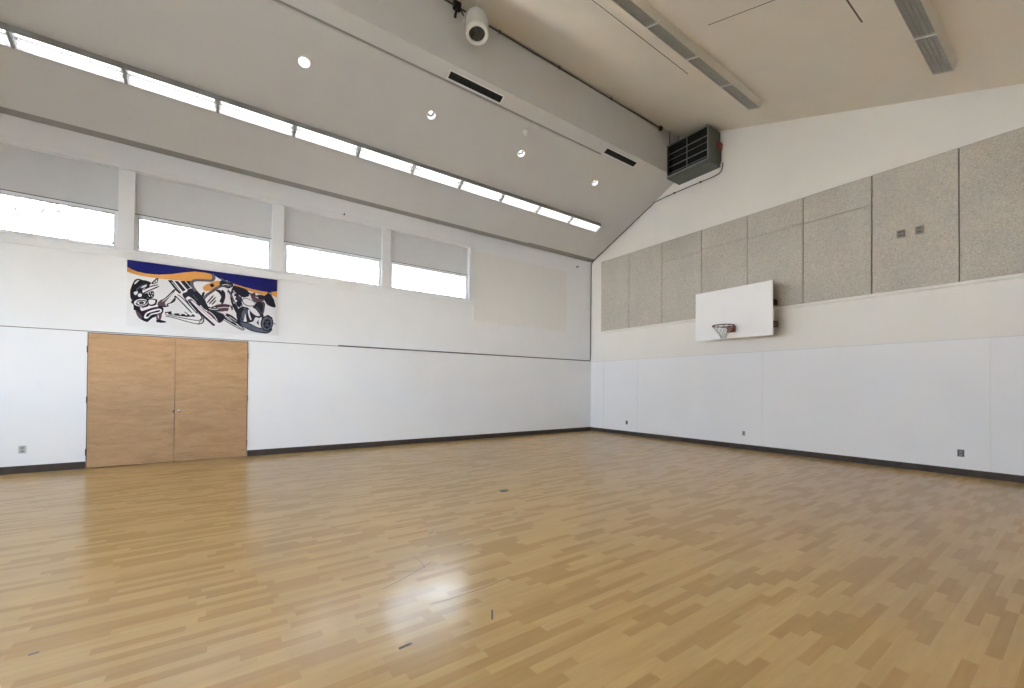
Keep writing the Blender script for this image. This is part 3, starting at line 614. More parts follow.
d = MB(); d.box(DX0-.008, DX0+.002, -.014, .055, 0, DH+.012); d.box(DX1-.002, DX1+.008, -.014, .055, 0, DH+.012); d.box(DX0-.008, DX1+.008, -.014, .055, DH+.002, DH+.012); d.box(DXM-.02, DXM+.02, .042, .055, 0, DH)
struct(d.build('trim_4', M['darkmetal']), 'thin dark edging around the double doors', 'trim')

# ------------------------------------------------------------------ mural
def spline(pts, n=5):
    out = []; m = len(pts)
    for i in range(m):
        p0, p1, p2, p3 = [Vector(pts[(i+j-1) % m]) for j in range(4)]
        for q in range(n):
            t = q/n
            out.append(.5*((2*p1)+(p2-p0)*t+(2*p0-5*p1+4*p2-p3)*t*t+(3*p1-p0-3*p2+p3)*t**3))
    return out
def openspline(pts, n=5):
    P = [Vector(p) for p in pts]; P = [2*P[0]-P[1]] + P + [2*P[-1]-P[-2]]; out = []
    for i in range(1, len(P)-2):
        p0, p1, p2, p3 = P[i-1:i+3]
        for q in range(n):
            t = q/n
            out.append(.5*((2*p1)+(p2-p0)*t+(2*p0-5*p1+4*p2-p3)*t*t+(3*p1-p0-3*p2+p3)*t**3))
    out.append(P[-2]); return out
MU = empty('mural', (-12.165, -.002, 2.58))
tag(MU, 'long painted mural board, blue and orange band over black figures, above the doors', 'mural')
m = MB(); m.box(0, 2.438, -.032, 0, 0, 1.232, .003); m.build('mural_board', PAINT['white'], MU)
from mathutils.geometry import tessellate_polygon
order = list(PAINT); pm = MB()
for li, (cname, kind, wd, pts) in enumerate(MURAL):
    pm.mi = order.index(cname); yy = -.0324 - li*.00006
    def cl(p): return (min(max(p[0], .004), 2.434), yy, min(max(p[1], .004), 1.228))
    if kind == 's':
        P = openspline(pts); r = wd/2
        L_, R_ = [], []
        for i, p in enumerate(P):
            tt = (P[min(i+1, len(P)-1)]-P[max(i-1, 0)]); tt = tt.normalized() if tt.length > 1e-9 else Vector((1, 0))
            nn = Vector((-tt.y, tt.x)); kk = r*(.55 if i in (0, len(P)-1) else 1)
            L_.append(pm.bm.verts.new(cl(p+nn*kk))); R_.append(pm.bm.verts.new(cl(p-nn*kk)))
        for i in range(len(P)-1):
            fc = pm.bm.faces.new([L_[i], L_[i+1], R_[i+1], R_[i]]); fc.material_index = pm.mi
    else:
        P = spline(pts) if kind == 'f' else [Vector(p) for p in pts]
        P3 = [Vector(cl(p)) for p in P]
        bv = [pm.bm.verts.new(p) for p in P3]
        for tri in tessellate_polygon([[Vector((p.x, p.z, 0)) for p in P3]]):
            try:
                fc = pm.bm.faces.new([bv[i] for i in tri]); fc.material_index = pm.mi
            except ValueError: pass
for fc in pm.bm.faces:
    fc.normal_update()
    if fc.normal.y > 0: fc.normal_flip()
pm.build('painted_design', [PAINT[k_] for k_ in order], MU, recalc=False)

# ------------------------------------------------------------------ boards on the walls
b = MB(); b.box(-4.80, -1.20, -.022, 0, 3.41, 5.42, .003)
tag(b.build('wall_board', M['blank']), 'large blank white board fixed to the wall right of the windows', 'board')
b = MB(); b.lathe([(.03, 0), (.03, .008), (.014, .016), (.012, .05), (.02, .055), (.02, .065), (0, .068)], (-.70, 0, 5.664), (0, -1, 0), 14)
tag(b.build('wall_hook', M['conduit']), 'tiny dark hook high on the window wall near the corner', 'hook')
b = MB(); b.tube([(-8.36, -.032, 5.56), (-8.36, -.06, 5.57), (-8.36, -.075, 5.60)], .012, 8); b.lathe([(.03, 0), (.03, .006), (0, .01)], (-8.36, -.03, 5.565), (0, -1, 0), 12)
tag(b.build('wall_hook', M['conduit']), 'tiny dark hook on the head trim above the third window', 'hook')
b = MB(); b.lathe([(.022, 0), (.022, .006), (.01, .012), (.009, .05), (.016, .055), (0, .062)], (0, -6.92, 3.565-.49+.0), (-1, 0, 0), 12); b.bm.free()

pedge = [-.512, -1.704, -2.917, -4.145, -5.356, -6.559, -7.763, -8.971, -10.18]
pz = [None, None, 5.232, 5.275, 5.24, 5.228, None, None]
plab = ['narrow grey acoustic wall panel nearest the corner, one whole board', 'second grey acoustic wall panel from the corner, one whole board', 'third grey acoustic wall panel from the corner, above left of backboard',
        'grey acoustic wall panel directly above the left half of the backboard', 'grey acoustic wall panel directly above the right half of the backboard', 'grey two-piece acoustic wall panel just right of the backboard',
        'grey acoustic wall panel carrying two small metal boxes', 'grey acoustic wall panel at the right edge of the photo']
PT, PB = 5.825, 3.435
for i in range(8):
    y1, y0 = pedge[i], pedge[i+1]; g = .008
    m = MB()
    if pz[i]:
        m.box(-.05, -.006, y0+g, y1-g, PB, pz[i]-.004, .004); m.box(-.05, -.006, y0+g, y1-g, pz[i]+.004, PT, .004)
    else:
        m.box(-.05, -.006, y0+g, y1-g, PB, PT, .004)
    tag(m.build('acoustic_panel', M['panel']), plab[i], 'acoustic panel', 'grey acoustic panels on the hoop wall')
m = MB(); m.box(-.006, 0, pedge[-1], pedge[0], PB-.005, PT); struct(m.build('trim_5', M['seam']), 'dark backing seen in the joints of the acoustic panels', 'trim')
m = MB(); m.box(-.062, 0, pedge[-1]-.02, pedge[0]+.01, PB-.065, PB-.005, .004); struct(m.build('trim_6', M['gable']), 'cream ledge strip under the acoustic panels', 'trim')

# ------------------------------------------------------------------ backboard and hoop
BX, BY0, BY1, BZ0, BZ1 = -.70, -6.208, -4.374, 2.715, 3.937
BB = empty('basketball_hoop', (0, (BY0+BY1)/2, BZ0)); tag(BB, 'white rectangular basketball backboard with small orange hoop and net', 'basketball hoop')
L = Vector((0, (BY0+BY1)/2, BZ0))
m = MB(); m.box(BX-.0, BX+.03, BY0-L.y, BY1-L.y, 0, BZ1-BZ0, .004); m.build('backboard', M['board'], BB)
for yy in (-4.62, -5.98):
    for zz in (3.535, 3.03):
        m = MB(); m.box(BX+.075, -.052 if zz > 3.4 else -.014, yy-.06-L.y, yy+.06-L.y, zz-.065-L.z, zz+.065-L.z, .005)
        m.build('wall_bracket', M['brown_steel'], BB)
m = MB()
for yy in (-4.62, -5.98): m.box(BX+.03, BX+.075, yy-.05-L.y, yy+.05-L.y, .08, BZ1-BZ0-.08, .003)
for zz in (3.535, 3.03): m.box(BX+.032, BX+.07, -6.1-L.y, -4.5-L.y, zz-.04-L.z, zz+.04-L.z)
m.build('back_frame', M['brown_steel'], BB)
RY, RZ = -5.30-L.y, 2.985-L.z
rim_c = Vector((BX-.15-.2286, RY, RZ))
def circ(c_, r, n=32): return [(c_.x+r*math.cos(2*PI*k_/n), c_.y+r*math.sin(2*PI*k_/n), c_.z) for k_ in range(n)]
rm = MB(); rm.tube(circ(rim_c, .2286), .012, 10, closed=True)
rm.tube([(BX-.01, RY+.07, RZ-.01), (BX-.12, RY+.09, RZ-.008), (rim_c.x+.17, RY+.15, RZ-.004)], .011, 8); rm.tube([(BX-.01, RY-.07, RZ-.01), (BX-.12, RY-.09, RZ-.008), (rim_c.x+.17, RY-.15, RZ-.004)], .011, 8)
for k_ in range(12):
    a = 2*PI*k_/12; p = rim_c + Vector((.2286*math.cos(a), .2286*math.sin(a), -.016)); rm.lathe([(.007, -.012), (.009, 0), (.007, .008)], p, (0, 0, 1), 8)
RM = rm.build('rim', M['brown_steel'], BB)
m = MB(); m.box(BX-.02, BX, RY-.1, RY+.1, RZ-.13, RZ+.03, .004); m.box(BX-.15, BX-.02, RY-.06, RY+.06, RZ-.012, RZ+.012, .003); m.prism([(BX-.02, RY-.055, RZ-.12), (BX-.14, RY-.055, RZ-.01), (BX-.02, RY-.055, RZ-.01)], (0, .11, 0)); m.build('rim_plate', M['orange_steel'], BB)
nt_ = MB(); lev = [(.222, -.02), (.185, -.075), (.145, -.13), (.105, -.185), (.075, -.24), (.055, -.29)]
for k_ in range(12):
    for sg in (1, -1):
        pts = []
        for j, (r, h) in enumerate(lev):
            a = 2*PI*(k_ + sg*.5*(j % 2 if True else 0))/12
            pts.append(rim_c + Vector((r*math.cos(a), r*math.sin(a), h)))
        nt_.tube(pts, .0038, 5)
nt_.build('net', M['net'], BB)

# ------------------------------------------------------------------ electrics
def outlet(x, y, z, wall, label, cat='outlet', name='power_outlet', w_=.076, h_=.118, m_='metal', kind=1, depth=.006, group=None):
    R = 0 if wall == 'L' else -PI/2
    o = empty(name, (x, y, z), (0, 0, R)); tag(o, label, cat, group)
    p = MB(); p.box(-w_/2, w_/2, -depth, 0, -h_/2, h_/2, .002); p.build('cover_plate', M[m_], o)
    if kind == 1:
        for zz in (-.022, .022):
            q = MB(); q.lathe([(0, -.004), (.016, -.004), (.018, 0)], (0, -depth, zz), (0, 1, 0), 16); q.box(-.008, -.005, -depth-.0055, -depth-.003, zz-.005, zz+.006); q.box(.005, .008, -depth-.0055, -depth-.003, zz-.005, zz+.006)
            q.build('socket', M['seam'], o)
    elif kind == 2:
        for zz in (-.028, .028):
            q = MB(); q.box(-.02, .02, -depth-.004, -depth+.001, zz-.02, zz+.02, .003); q.build('socket', M['boxsteel'], o)
    elif kind == 3:
        q = MB(); q.box(-.008, .008, -depth-.012, -depth+.001, -.014, .014, .002); q.build('screw_cover', M[m_], o)
    return o
outlet(-.012, -1.612, .393, 'R', 'small steel power outlet on the hoop wall nearest the far corner', m_='conduit2')
outlet(-.012, -5.262, .395, 'R', 'small steel power outlet on the hoop wall below the backboard')
outlet(-.012, -8.983, .395, 'R', 'square grey power outlet low on hoop wall at far right', w_=.085, h_=.125, kind=2, m_='conduit')
outlet(-13.424, -.012, .395, 'L', 'grey power outlet low on the wall left of the doors', w_=.085, h_=.125, kind=2)
outlet(-13.258, -.012, 1.488, 'L', 'white blank plate on the wall left of the doors', 'wall plate', 'blank_plate', w_=.11, h_=.11, m_='wall', kind=3)
for yy, zz, lb in ((-8.20, 4.505, 'left one of two small steel boxes on the acoustic panel'), (-8.463, 4.505, 'right one of two small steel boxes on the acoustic panel')):
    o = empty('junction_box', (-.05, yy, zz), (0, 0, -PI/2)); tag(o, lb, 'electrical box', 'steel boxes on the acoustic panel')
    q = MB(); q.box(-.055, .055, -.035, 0, -.07, .07, .004); q.build('cover_plate', M['boxsteel'], o)
    for dz in (-.03, .03):
        q = MB(); q.box(-.032, .032, -.042, -.034, dz-.018, dz+.018, .003); q.build('socket', M['seam'], o)

# conduit: along the ledge, up the corner, up the rake and over to the heater
C_ = empty('conduit', (-.022, -.03, 2.46)); tag(C_, 'thin dark conduit along the ledge, up the corner and rake to the heater', 'conduit')
def cpart(name, pts, r, m_='conduit'):
    q = MB(); q.tube([Vector(p)-C_.location for p in pts], r, 8); return q.build(name, M[m_], C_)
cpart('pipe', [(-8.45, -.026, 2.452), (-.14, -.026, 2.452), (-.08, -.026, 2.456), (-.05, -.026, 2.50), (-.045, -.026, 2.60)], .013)
cpart('pipe', [(-.045, -.026, 2.60), (-.03, -.026, 5.84), (-.028, -.04, 5.89), (-.028, -.10, zl(.10)-.045)], .014)
rake = [(-.028, -.10, zl(.10)-.045), (-.028, -2.40, zl(2.40)-.045), (-.028, -2.5, zl(2.5)-.06), (-.026, -2.62, 7.13), (-.026, -2.94, 7.16), (-.026, -3.77, 7.165), (-.026, -4.45, 7.16), (-.026, -4.62, 7.18), (-.026, -4.69, 7.25), (-.026, -4.72, 7.42)]
cpart('pipe', rake, .014)
for p in ((-.026, -3.3, 7.165), (-.026, -4.1, 7.165)):
    q = MB(); q.box(-.02, .02, -.02, .02, -.024, .024, .004); q.build('clip', M['conduit'], C_, Vector(p)-C_.location)
# conduit on the header
C_ = empty('conduit', (-.9, -SB-.03, 8.655)); tag(C_, 'brown conduit along the top of the header ending in a round box', 'conduit')
cpart('pipe', [(-14.0, -SB-.02, 8.665), (-.95, -SB-.02, 8.655)], .017, 'conduit2')
q = MB(); q.lathe([(0, -.035), (.06, -.035), (.066, -.02), (.066, .035), (0, .035)], (0, 0, 0), (0, 1, 0), 18); q.build('round_box', M['brown_steel'], C_)
for xx in (-2.9, -4.6, -6.2):
    q = MB(); q.box(-.02, .02, -.022, .012, -.03, .03, .004); q.build('clip', M['conduit2'], C_, (xx+.9, .01, .005))

# ------------------------------------------------------------------ heater
HX0, HY0, HY1, HZ0, HZ1 = -.60, -4.645, -3.452, 7.335, 8.25
H = empty('unit_heater', (0, (HY0+HY1)/2, HZ0)); tag(H, 'boxy dark grey ceiling heater with louvred front in the corner', 'heater')
L = Vector((0, (HY0+HY1)/2, HZ0)); hw = (HY1-HY0)/2; hh = HZ1-HZ0
q = MB(); t_ = .03
q.box(HX0, -.02, -hw, -hw+t_, 0, hh); q.box(HX0, -.02, hw-t_, hw, 0, hh); q.box(HX0, -.02, -hw+t_, hw-t_, hh-t_, hh); q.box(HX0+.1, -.02, -hw+t_, hw-t_, -.0, t_)
q.box(-.06, -.02, -hw+t_, hw-t_, t_, hh-t_)
q.prism([(HX0, -hw, .035), (HX0+.1, -hw, 0), (HX0+.1, -hw, t_), (HX0+.02, -hw, .06)], (0, 2*hw, 0))
q.build('casing', M['heater'], H)
q = MB(); q.box(HX0+.20, HX0+.22, -hw+t_, hw-t_, t_, hh-t_); q.box(HX0+.01, HX0+.2, -hw+t_, -hw+t_+.004, .06, hh-t_); q.box(HX0+.01, HX0+.2, hw-t_-.004, hw-t_, .06, hh-t_); q.box(HX0+.01, HX0+.2, -hw+t_+.004, hw-t_-.004, hh-t_-.004, hh-t_); q.build('core', M['slot'], H)
for z, up_, dx in ((.13, .05, .07), (.30, .085, .10), (.50, .05, .07), (.655, .075, .09)):
    q = MB()
    q.prism([(HX0+.012, -hw+t_+.005, z), (HX0+.012+dx, -hw+t_+.005, z+up_), (HX0+.018+dx, -hw+t_+.005, z+up_-.004), (HX0+.016, -hw+t_+.005, z-.006)], (0, 2*(hw-t_-.005), 0))
    q.build('louvre_blade', M['fin'], H)
q = MB(); q.box(HX0-.006, HX0+.012, -.008, .008, .05, hh-.03); q.box(HX0-.008, HX0+.004, -hw, hw, hh-.028, hh); q.box(HX0-.008, HX0+.004, -hw, -hw+.03, .03, hh); q.box(HX0-.01, HX0+.004, -hw, hw, .03, .075); q.build('grille_frame', M['fin'], H)
q = MB(); q.box(-.19, -.05, -hw-.075, -hw, .42, .60, .012); q.lathe([(0, 0), (.035, 0), (.035, .03), (0, .035)], (-.12, -hw-.075, .51), (0, -1, 0), 14); q.build('valve_box', M['red'], H)
q = MB(); q.tube([(-.09, -hw-.05, .425), (-.09, -hw-.05, .12), (-.09, -hw-.03, .06)], .018, 8); q.build('pipe', M['conduit2'], H)
for yy in (-hw+.08, hw-.04):
    for xx in (HX0+.06, -.12):
        q = MB(); q.tube([(xx, yy, hh-.01), (xx, yy, zu(-(yy+L.y))-HZ0-.001)], .009, 8); q.build('hanger_rod', M['darkmetal'], H)

# ------------------------------------------------------------------ ceiling fixtures, built flat: +Z points down into the room
A1 = math.atan2(K1/math.hypot(1, K1), -1/math.hypot(1, K1)); A2 = math.atan2(-K2/math.hypot(1, K2), -1/math.hypot(1, K2))
def on_low(x, t, d=0):
    n = math.hypot(1, K1); return (x, -t/n - d*K1/n, Z1 + t*K1/n - d/n)
def on_up(x, t, d=0):
    n = math.hypot(1, K2); return (x, -t/n + d*K2/n, Z2 - t*K2/n - d/n)
def light_unit(name, lit, end=False):
    o = empty(name); U, W_, Dp = 1.21, .252, .14
    hm, lm, tm = (M['housing'], M['louver'], M['tube']) if lit else (M['hous2'], M['louver2'], M['tube_off'])
    q = MB(); th = .004
    q.box(0, U, 0, th, 0, Dp); q.box(0, U, W_-th, W_, 0, Dp); q.box(0, U, th, W_-th, 0, th); q.box(0, .006, th, W_-th, th, Dp); q.box(U-.006, U, th, W_-th, th, Dp)
    q.box(.006, U-.006, W_/2-.025, W_/2+.025, th, .045)
    q.build('housing', hm, o)
    q = MB(); q.box(.007, U-.007, th+.001, th+.003, th, .10); q.box(.007, U-.007, W_-th-.003, W_-th-.001, th, .10); q.box(.007, U-.007, th+.004, W_-th-.004, th+.001, th+.004)
    q.build('reflector', lm if not lit else M['board'], o)
    for yy in (.072, W_-.072):
        q = MB(); q.tube([(.06, yy, .072), (U-.035, yy, .072)], .0165, 10); T_ = q.build('tube', tm, o)
        q = MB()
        q.bm.free()
        for xx in (.045, U-.018):
            q = MB(); q.box(xx-.008, xx+.008, yy-.018, yy+.018, .03, .092, .003); q.build('lamp_holder', hm, o)
    q = MB(); nb = 24
    for k_ in range(1, nb): q.box(U*k_/nb-.0009, U*k_/nb+.0009, .008, W_-.008, .108, .136)
    for yy in (.006, W_/2, W_-.006): q.box(.008, U-.008, yy-.0022, yy+.0022, .106, .139)
    if not lit:
        for yy in (.072, W_-.072): q.box(.008, U-.008, yy-.0012, yy+.0012, .108, .138)
    q.build('louver', lm, o)
    q = MB(); q.box(0, .03, 0, W_, .09, Dp+.003); q.build('joint_cap', M['trim'] if not lit else M['housing'], o)
    return o
nlab = ['fluorescent light nearest the hoop wall, end of the lit row', 'lit fluorescent light second from the hoop wall end of the row', 'lit fluorescent light third from the hoop wall end of the row', 'lit fluorescent light fourth from the hoop wall end of the row',
        'lit fluorescent light fifth from the hoop wall end of the row', 'lit fluorescent light sixth from the hoop wall end of the row', 'lit fluorescent light fifth from left edge of the photo in the lit row',
        'lit fluorescent light fourth from left edge of the photo in the lit row', 'lit fluorescent light third from left edge of the photo in the lit row', 'large lit fluorescent light, second from left edge of the photo', 'lit fluorescent light cut off by the left edge of the photo']
src = light_unit('fluorescent_light', True)
for i in range(11):
    o = src if i == 0 else copy_tree(src)
    o.location = on_low(-1.13-1.213*(i+1), 1.362, .0285); o.rotation_euler = (A1, 0, 0)
    tag(o, nlab[i], 'ceiling light', 'lit row of fluorescent lights')
src = light_unit('fluorescent_light', False)
ulab = ['unlit fluorescent light nearest the hoop wall in the row beside the header', 'second unlit fluorescent light from the hoop wall, row beside the header', 'third unlit fluorescent light from the hoop wall, row beside the header', 'unlit fluorescent light cut by the top edge of the photo near the header',
        'unlit fluorescent light nearest the hoop wall in the right row', 'unlit fluorescent light cut by the top edge of the photo, right row']
for i in range(6):
    o = src if i == 0 else copy_tree(src)
    o.location = on_up(-1.18-1.211*((i if i < 4 else i-4)+1), 6.296 if i < 4 else 9.388, .001); o.rotation_euler = (A2, 0, 0)
    tag(o, ulab[i], 'ceiling light', 'unlit rows of fluorescent lights')

# recessed downlights: round holes cut through the sloping ceiling, a white cone at the mouth and a dark baffle deeper in
DL = [(-9.613, 2.489), (-7.244, 2.474), (-4.921, 2.448), (-2.416, 2.458)]
nk = math.hypot(1, K1)
def cut(objs, spots, r, depth):
    q = MB()
    for x, t, d in spots:
        p = Vector(on_low(x, t, d)); ax = Vector((0, K1, 1)).normalized()
        q.lathe([(0, -.06), (r, -.06), (r, depth), (0, depth)], p, ax, 28)
    cutter = q.build('cutter', M['slot'])
    for o in objs:
        md = o.modifiers.new('holes', 'BOOLEAN'); md.operation = 'DIFFERENCE'; md.object = cutter; md.solver = 'EXACT'
        bpy.context.view_layer.update()
        me = bpy.data.meshes.new_from_object(o.evaluated_get(bpy.context.evaluated_depsgraph_get()))
        o.modifiers.clear(); o.data = me
    bpy.data.objects.remove(cutter, do_unlink=True)
spots = [(x, s_*nk, .028 if x < -2.93 else 0) for x, s_ in DL]
CB = [o for o in CL.children if o.name.startswith('ceiling_board')][0]
cut([CL, CB], spots, .088, .17)
dlab = ['bright lit downlight in the sloping ceiling, nearest the left of the photo', 'downlight in the sloping ceiling left of the upper end of the long vent', 'downlight in the sloping ceiling just below the round white detector', 'downlight in the sloping ceiling nearest the hoop wall, past the board seam']
for (x, t, d), lb, i in zip(spots, dlab, range(4)):
    o = empty('downlight', on_low(x, t, d), (A1, 0, 0)); tag(o, lb, 'downlight', 'round downlights in the sloping ceiling')
    q = MB(); q.lathe([(.098, 0), (.098, .004), (.092, .007), (.086, .005), (.084, 0)], n=28); q.build('trim_ring', M['trim'], o)
    q = MB(); q.lathe([(.086, .004), (.0845, -.03), (.080, -.075)], n=28); q.build('reflector', M['board'], o)
    q = MB(); q.lathe([(.080, -.075), (.070, -.12), (.055, -.145), (0, -.15)], n=28); q.build('baffle', M['conduit'], o)
    if i == 0: hb, bm_ = -.035, M['bulb']
    else: hb, bm_ = -.095, M['bulb_dim']
    q = MB(); q.lathe([(0, hb+.03), (.022, hb+.024), (.033, hb), (.026, hb-.028), (.014, hb-.05)], n=18); q.build('bulb', bm_, o)

# round detector with a bit of conduit
o = empty('smoke_detector', on_low(-5.149, 2.907*nk, .028), (A1, 0, 0)); tag(o, 'small round white detector on the sloping ceiling above a downlight', 'smoke detector')
q = MB(); q.lathe([(.062, 0), (.066, .012), (.062, .03), (.05, .055), (.04, .085), (.02, .098), (0, .10)], n=24); q.build('detector_body', M['plastic'], o)
q = MB(); q.tube([(0, .05, .012), (0, .235, .012)], .010, 8); q.build('conduit_stub', M['ceil'], o)

# slot vents
def vent(x0, x1, label):
    o = empty('air_vent', on_low((x0+x1)/2, 3.255*nk), (A1, 0, 0)); tag(o, label, 'air vent', 'slot vents beside the header')
    hx = (x1-x0)/2; hy = .092; fr = .024
    q = MB(); q.box(-hx, hx, -hy, -hy+fr, 0, .012, .002); q.box(-hx, hx, hy-fr, hy, 0, .012, .002); q.box(-hx, -hx+fr, -hy+fr, hy-fr, 0, .012, .002); q.box(hx-fr, hx, -hy+fr, hy-fr, 0, .012, .002); q.build('vent_frame', M['trim'], o)
    q = MB(); q.box(-hx+fr, hx-fr, -hy+fr, hy-fr, .0, .002); q.build('vent_back', M['slot'], o)
    for k_ in range(3):
        yy = -.035+.035*k_
        q = MB(); q.prism([(-hx+fr, yy-.004, .003), (-hx+fr, yy-.002, .003), (-hx+fr, yy+.006, .011), (-hx+fr, yy+.004, .011)], (2*(hx-fr), 0, 0)); q.build('vent_slat', M['black'], o)
vent(-7.245, -6.0, 'long dark slot vent beside the header, larger in the photo')
vent(-2.91, -1.71, 'dark slot vent beside the header near the heater')

# hanging spotlight
SP = Vector((-6.97, -3.84, 8.14)); ax = Vector((-.07, -.21, -1.0)).normalized()
o = empty('spotlight', SP); tag(o, 'white can spotlight hanging from the upper ceiling beside the header', 'spotlight')
q = MB(); q.lathe([(0, -.27), (.08, -.265), (.14, -.225), (.182, -.15), (.205, -.04), (.205, .06), (.192, .13), (.178, .165), (.182, .18)], (0, 0, 0), ax, 32); q.build('can_body', M['spotbody'], o)
q = MB(); q.lathe([(.18, .172), (.202, .18), (.208, .225), (.196, .245), (.152, .245), (.147, .22), (.149, .185)], (0, 0, 0), ax, 32); q.build('front_ring', M['plastic'], o)
q = MB(); q.lathe([(.149, .20), (.11, .12), (.06, .07), (0, .06)], (0, 0, 0), ax, 28); q.build('lens', M['spotlens'], o)
q = MB()
u_ = ax.cross(Vector((0, 0, 1))).normalized()
P0 = u_*.215; P1 = u_*-.215; top = Vector((0, 0, zu(3.78) - SP.z))
q.tube([(.02, .02, .26), (.02, .02, top.z)], .014, 8)
q.tube([Vector((.02, .02, .30)), u_*.10+Vector((0, 0, .27)), u_*.215+Vector((0, 0, .14)), u_*.215], .012, 8); q.tube([Vector((.02, .02, .30)), u_*-.10+Vector((0, 0, .27)), u_*-.215+Vector((0, 0, .14)), u_*-.215], .012, 8)
q.build('yoke', M['spotbody'], o)
q = MB(); q.lathe([(0, -.03), (.03, -.03), (.036, 0), (.03, .03), (0, .03)], u_*.22, u_, 12); q.build('knob', M['spotbody'], o)
o = empty('pipe_clamp', (-7.19, -SB-.02, 8.665)); tag(o, 'small black clamp and strap on the conduit beside the spotlight', 'clamp')
q = MB(); q.box(-.07, .07, -.09, -.002, -.11, .05, .012); q.build('clamp_body', M['black'], o)
q = MB(); q.tube([(-.01, -.06, -.08), (-.03, -.07, -.18), (-.05, -.07, -.29)], [.026, .022, .026], 8); q.build('strap', M['black'], o)
q = MB(); q.tube([(.05, -.05, -.06), (.12, -.07, -.16), (.18, -.10, -.22), (.22, -.20, -.20)], .012, 8); q.build('cable', M['black'], o)

# ------------------------------------------------------------------ bits on the floor
def bit(pts, z, label, m_='black'):
    q = MB(); q.prism([(x, y, .0) for x, y in pts], (0, 0, z)); tag(q.build('floor_scrap', M[m_]), label, 'scrap')
bit([(-7.42, -5.40), (-7.34, -5.41), (-7.30, -5.45), (-7.36, -5.475), (-7.43, -5.45)], .012, 'small dark scrap lying alone mid floor')
SC = MB()
rs = random.Random(3)
def scuff(x, y, ang, ln, wd, bend=.0):
    pts = [Vector((x+math.cos(ang+bend*k_)*ln*k_/5, y+math.sin(ang+bend*k_)*ln*k_/5)) for k_ in range(6)]
    for k_ in range(5):
        a, b = pts[k_], pts[k_+1]; t = (b-a).normalized(); nn = Vector((-t.y, t.x))*wd/2
        SC.quad((a.x+nn.x, a.y+nn.y, .0006), (a.x-nn.x, a.y-nn.y, .0006), (b.x-nn.x, b.y-nn.y, .0006), (b.x+nn.x, b.y+nn.y, .0006))
for a in SCUFFS: scuff(*a)
struct(SC.build('trim_7', mat('dark_floor_scuff', (0.09, 0.06, 0.035), 0.5, var=0.2)), 'thin dark scuffs and scratches in the floor', 'scuffs')

# ------------------------------------------------------------------ outside
g = MB(); g.box(-60, 40, .28, 70, -.3, -.05); g.box(-60, 40, -60, YS-.28, -.3, -.05); g.box(-60, XW-.28, YS-.28, .28, -.3, -.05); struct(g.build('ground', M['concrete']), None, None)
g = MB(); g.box(1.5, 9, -45, YS-1, -.05, 24); struct(g.build('sun_blocker', M['block']))  # unseen block, added to shade the ground by the front windows
nb = empty('block_building', (-16, 6.0, 0)); tag(nb, 'pale block building glimpsed through the clerestory windows', 'building')
q = MB(); q.box(-16, 10.4, 0, 5, -.05, 9.5); q.build('block_wall', M['block'], nb)
la = empty('wire_lattice', (-11.1, 5.2, -.05)); tag(la, 'faint wire lattice screen outside the second window', 'lattice')
q = MB()
for k_ in range(10): q.box(-2.1, 2.1, -.008, .008, 4.9+.24*k_, 4.93+.24*k_)
for k_ in range(13): q.box(-2.1+.35*k_-.016, -2.1+.35*k_+.016, -.008, .008, 4.8, 7.2)
q.build('mesh_wires', M['mortar'], la)
q = MB(); q.box(-2.18, -2.1, -.04, .04, 0, 7.3); q.box(2.1, 2.18, -.04, .04, 0, 7.3); q.box(-2.1, 2.1, -.03, .03, 7.2, 7.28); q.box(-2.1, 2.1, -.03, .03, .1, .18); q.build('lattice_frame', M['bark'], la)
tr = empty('bare_tree', (-14.6, 3.4, -.05)); tag(tr, 'bare branches of a tree outside the leftmost window', 'tree')
q = MB(); rt = random.Random(11)
def branch(p, dv, ln, r, dep):
    e = p + dv*ln
    mid = p + dv*ln*.5 + Vector((rt.uniform(-.05, .05), rt.uniform(-.05, .05), rt.uniform(-.04, .04)))*ln
    q.tube([p, mid, e], [r, r*.8, r*.6], 6)
    if dep:
        for _ in range(3):
            d2 = (dv + Vector((rt.uniform(-.8, .8), rt.uniform(-.6, .6), rt.uniform(-.25, .5)))).normalized()
            branch(p + dv*ln*rt.uniform(.55, 1), d2, ln*rt.uniform(.55, .75), r*.55, dep-1)
branch(Vector((0, 0, 0)), Vector((.05, 0, 1)).normalized(), 3.6, .13, 5)
q.build('trunk_and_branches', M['bark'], tr)

# ------------------------------------------------------------------ light
wd_ = bpy.data.worlds.new('sky'); scn.world = wd_; wd_.use_nodes = True
bg = wd_.node_tree.nodes['Background']; bg.inputs['Color'].default_value = (*SKY_COL, 1); bg.inputs['Strength'].default_value = SKY_STR
sun = bpy.data.lights.new('sun', 'SUN'); sun.energy = SUN_STR; sun.angle = math.radians(1.0); sun.color = (1.0, .985, .96)
so = bpy.data.objects.new('sun', sun); COL.objects.link(so); so.rotation_euler = Vector((-.72, .06, -.72)).to_track_quat('-Z', 'Y').to_euler()
for i, (a, b) in enumerate(WIN):     # sampling portals lying in the four real window openings
    li = bpy.data.lights.new('window_portal', 'AREA'); li.shape = 'RECTANGLE'; li.size = b-a; li.size_y = ZM-ZB; li.cycles.is_portal = True
    po = bpy.data.objects.new('window_portal', li); COL.objects.link(po); po.location = ((a+b)/2, .14, (ZB+ZM)/2); po.rotation_euler = (-PI/2, 0, 0)

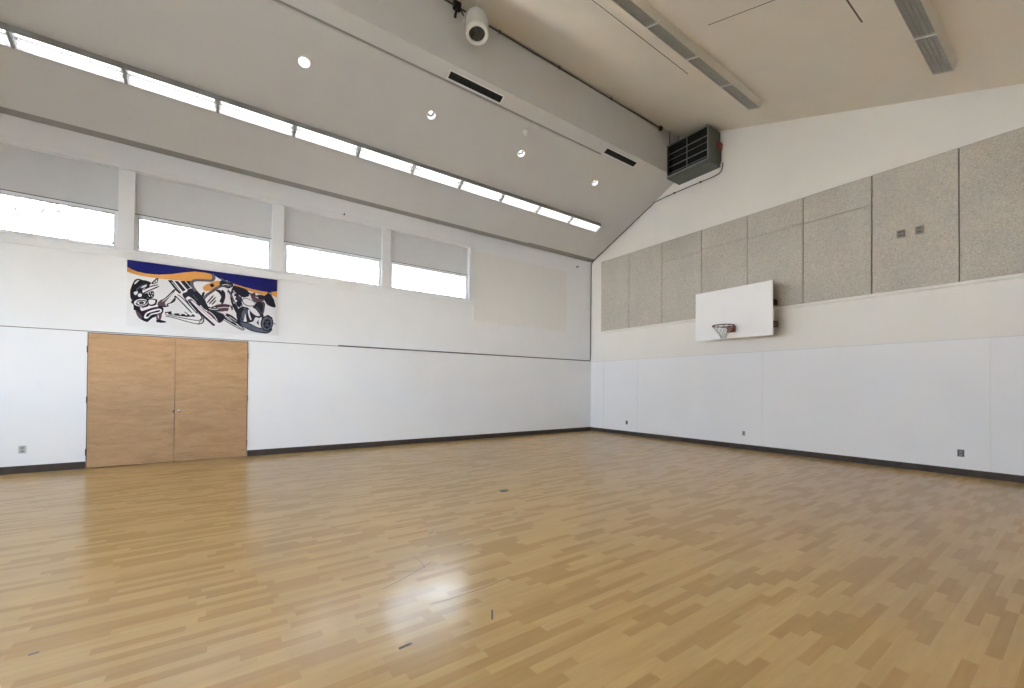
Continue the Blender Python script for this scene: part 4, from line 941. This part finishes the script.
for i, (a, b) in enumerate(FILL_FRONT):  # portals in the added front openings
    li = bpy.data.lights.new('window_portal', 'AREA'); li.shape = 'RECTANGLE'; li.size = b-a; li.size_y = FZ1-FZ0; li.cycles.is_portal = True
    po = bpy.data.objects.new('window_portal', li); COL.objects.link(po); po.location = ((a+b)/2, YS-.16, (FZ0+FZ1)/2); po.rotation_euler = (PI/2, 0, 0)

for i, (a, b) in enumerate(FILL_BACK):  # portals in the added back openings
    li = bpy.data.lights.new('window_portal', 'AREA'); li.shape = 'RECTANGLE'; li.size = BWZ1-BWZ0; li.size_y = b-a; li.cycles.is_portal = True
    po = bpy.data.objects.new('window_portal', li); COL.objects.link(po); po.location = (XW-.16, (a+b)/2, (BWZ0+BWZ1)/2); po.rotation_euler = (0, -PI/2, 0)

# ------------------------------------------------------------------ camera
F_, Y0, ROLL, YAW, CX, CY, PIT = 416.108, 383.579, 0.00767, 0.614725, -10.7603, -10.4204, 0.00879
Fv = Vector((math.sin(YAW), math.cos(YAW), 0)); Rv = Vector((math.cos(YAW), -math.sin(YAW), 0)); Uv = Vector((0, 0, 1))
F2 = Fv*math.cos(PIT) + Uv*math.sin(PIT); U2 = Uv*math.cos(PIT) - Fv*math.sin(PIT)
R3 = Rv*math.cos(ROLL) + U2*math.sin(ROLL); U3 = U2*math.cos(ROLL) - Rv*math.sin(ROLL)
cam = bpy.data.cameras.new('camera'); cam.sensor_width = 36; cam.lens = F_*36/1024; cam.shift_y = (Y0-344)/1024; cam.clip_start = .05; cam.clip_end = 300
co = bpy.data.objects.new('camera', cam); COL.objects.link(co)
mw = Matrix((R3, U3, -F2)).transposed().to_4x4(); mw.translation = (CX, CY, 1.5); co.matrix_world = mw
scn.camera = co

vs = scn.view_settings; vs.view_transform = 'Standard'; vs.look = 'None'; vs.gamma = 1.0; vs.exposure = EXPO; vs.use_curve_mapping = False
scn.display_settings.display_device = 'sRGB'
cy = scn.cycles
cy.use_denoising = True; cy.max_bounces = 14; cy.diffuse_bounces = 8; cy.glossy_bounces = 4; cy.transparent_max_bounces = 12; cy.sample_clamp_indirect = 8.0
cy.caustics_reflective = False; cy.caustics_refractive = False
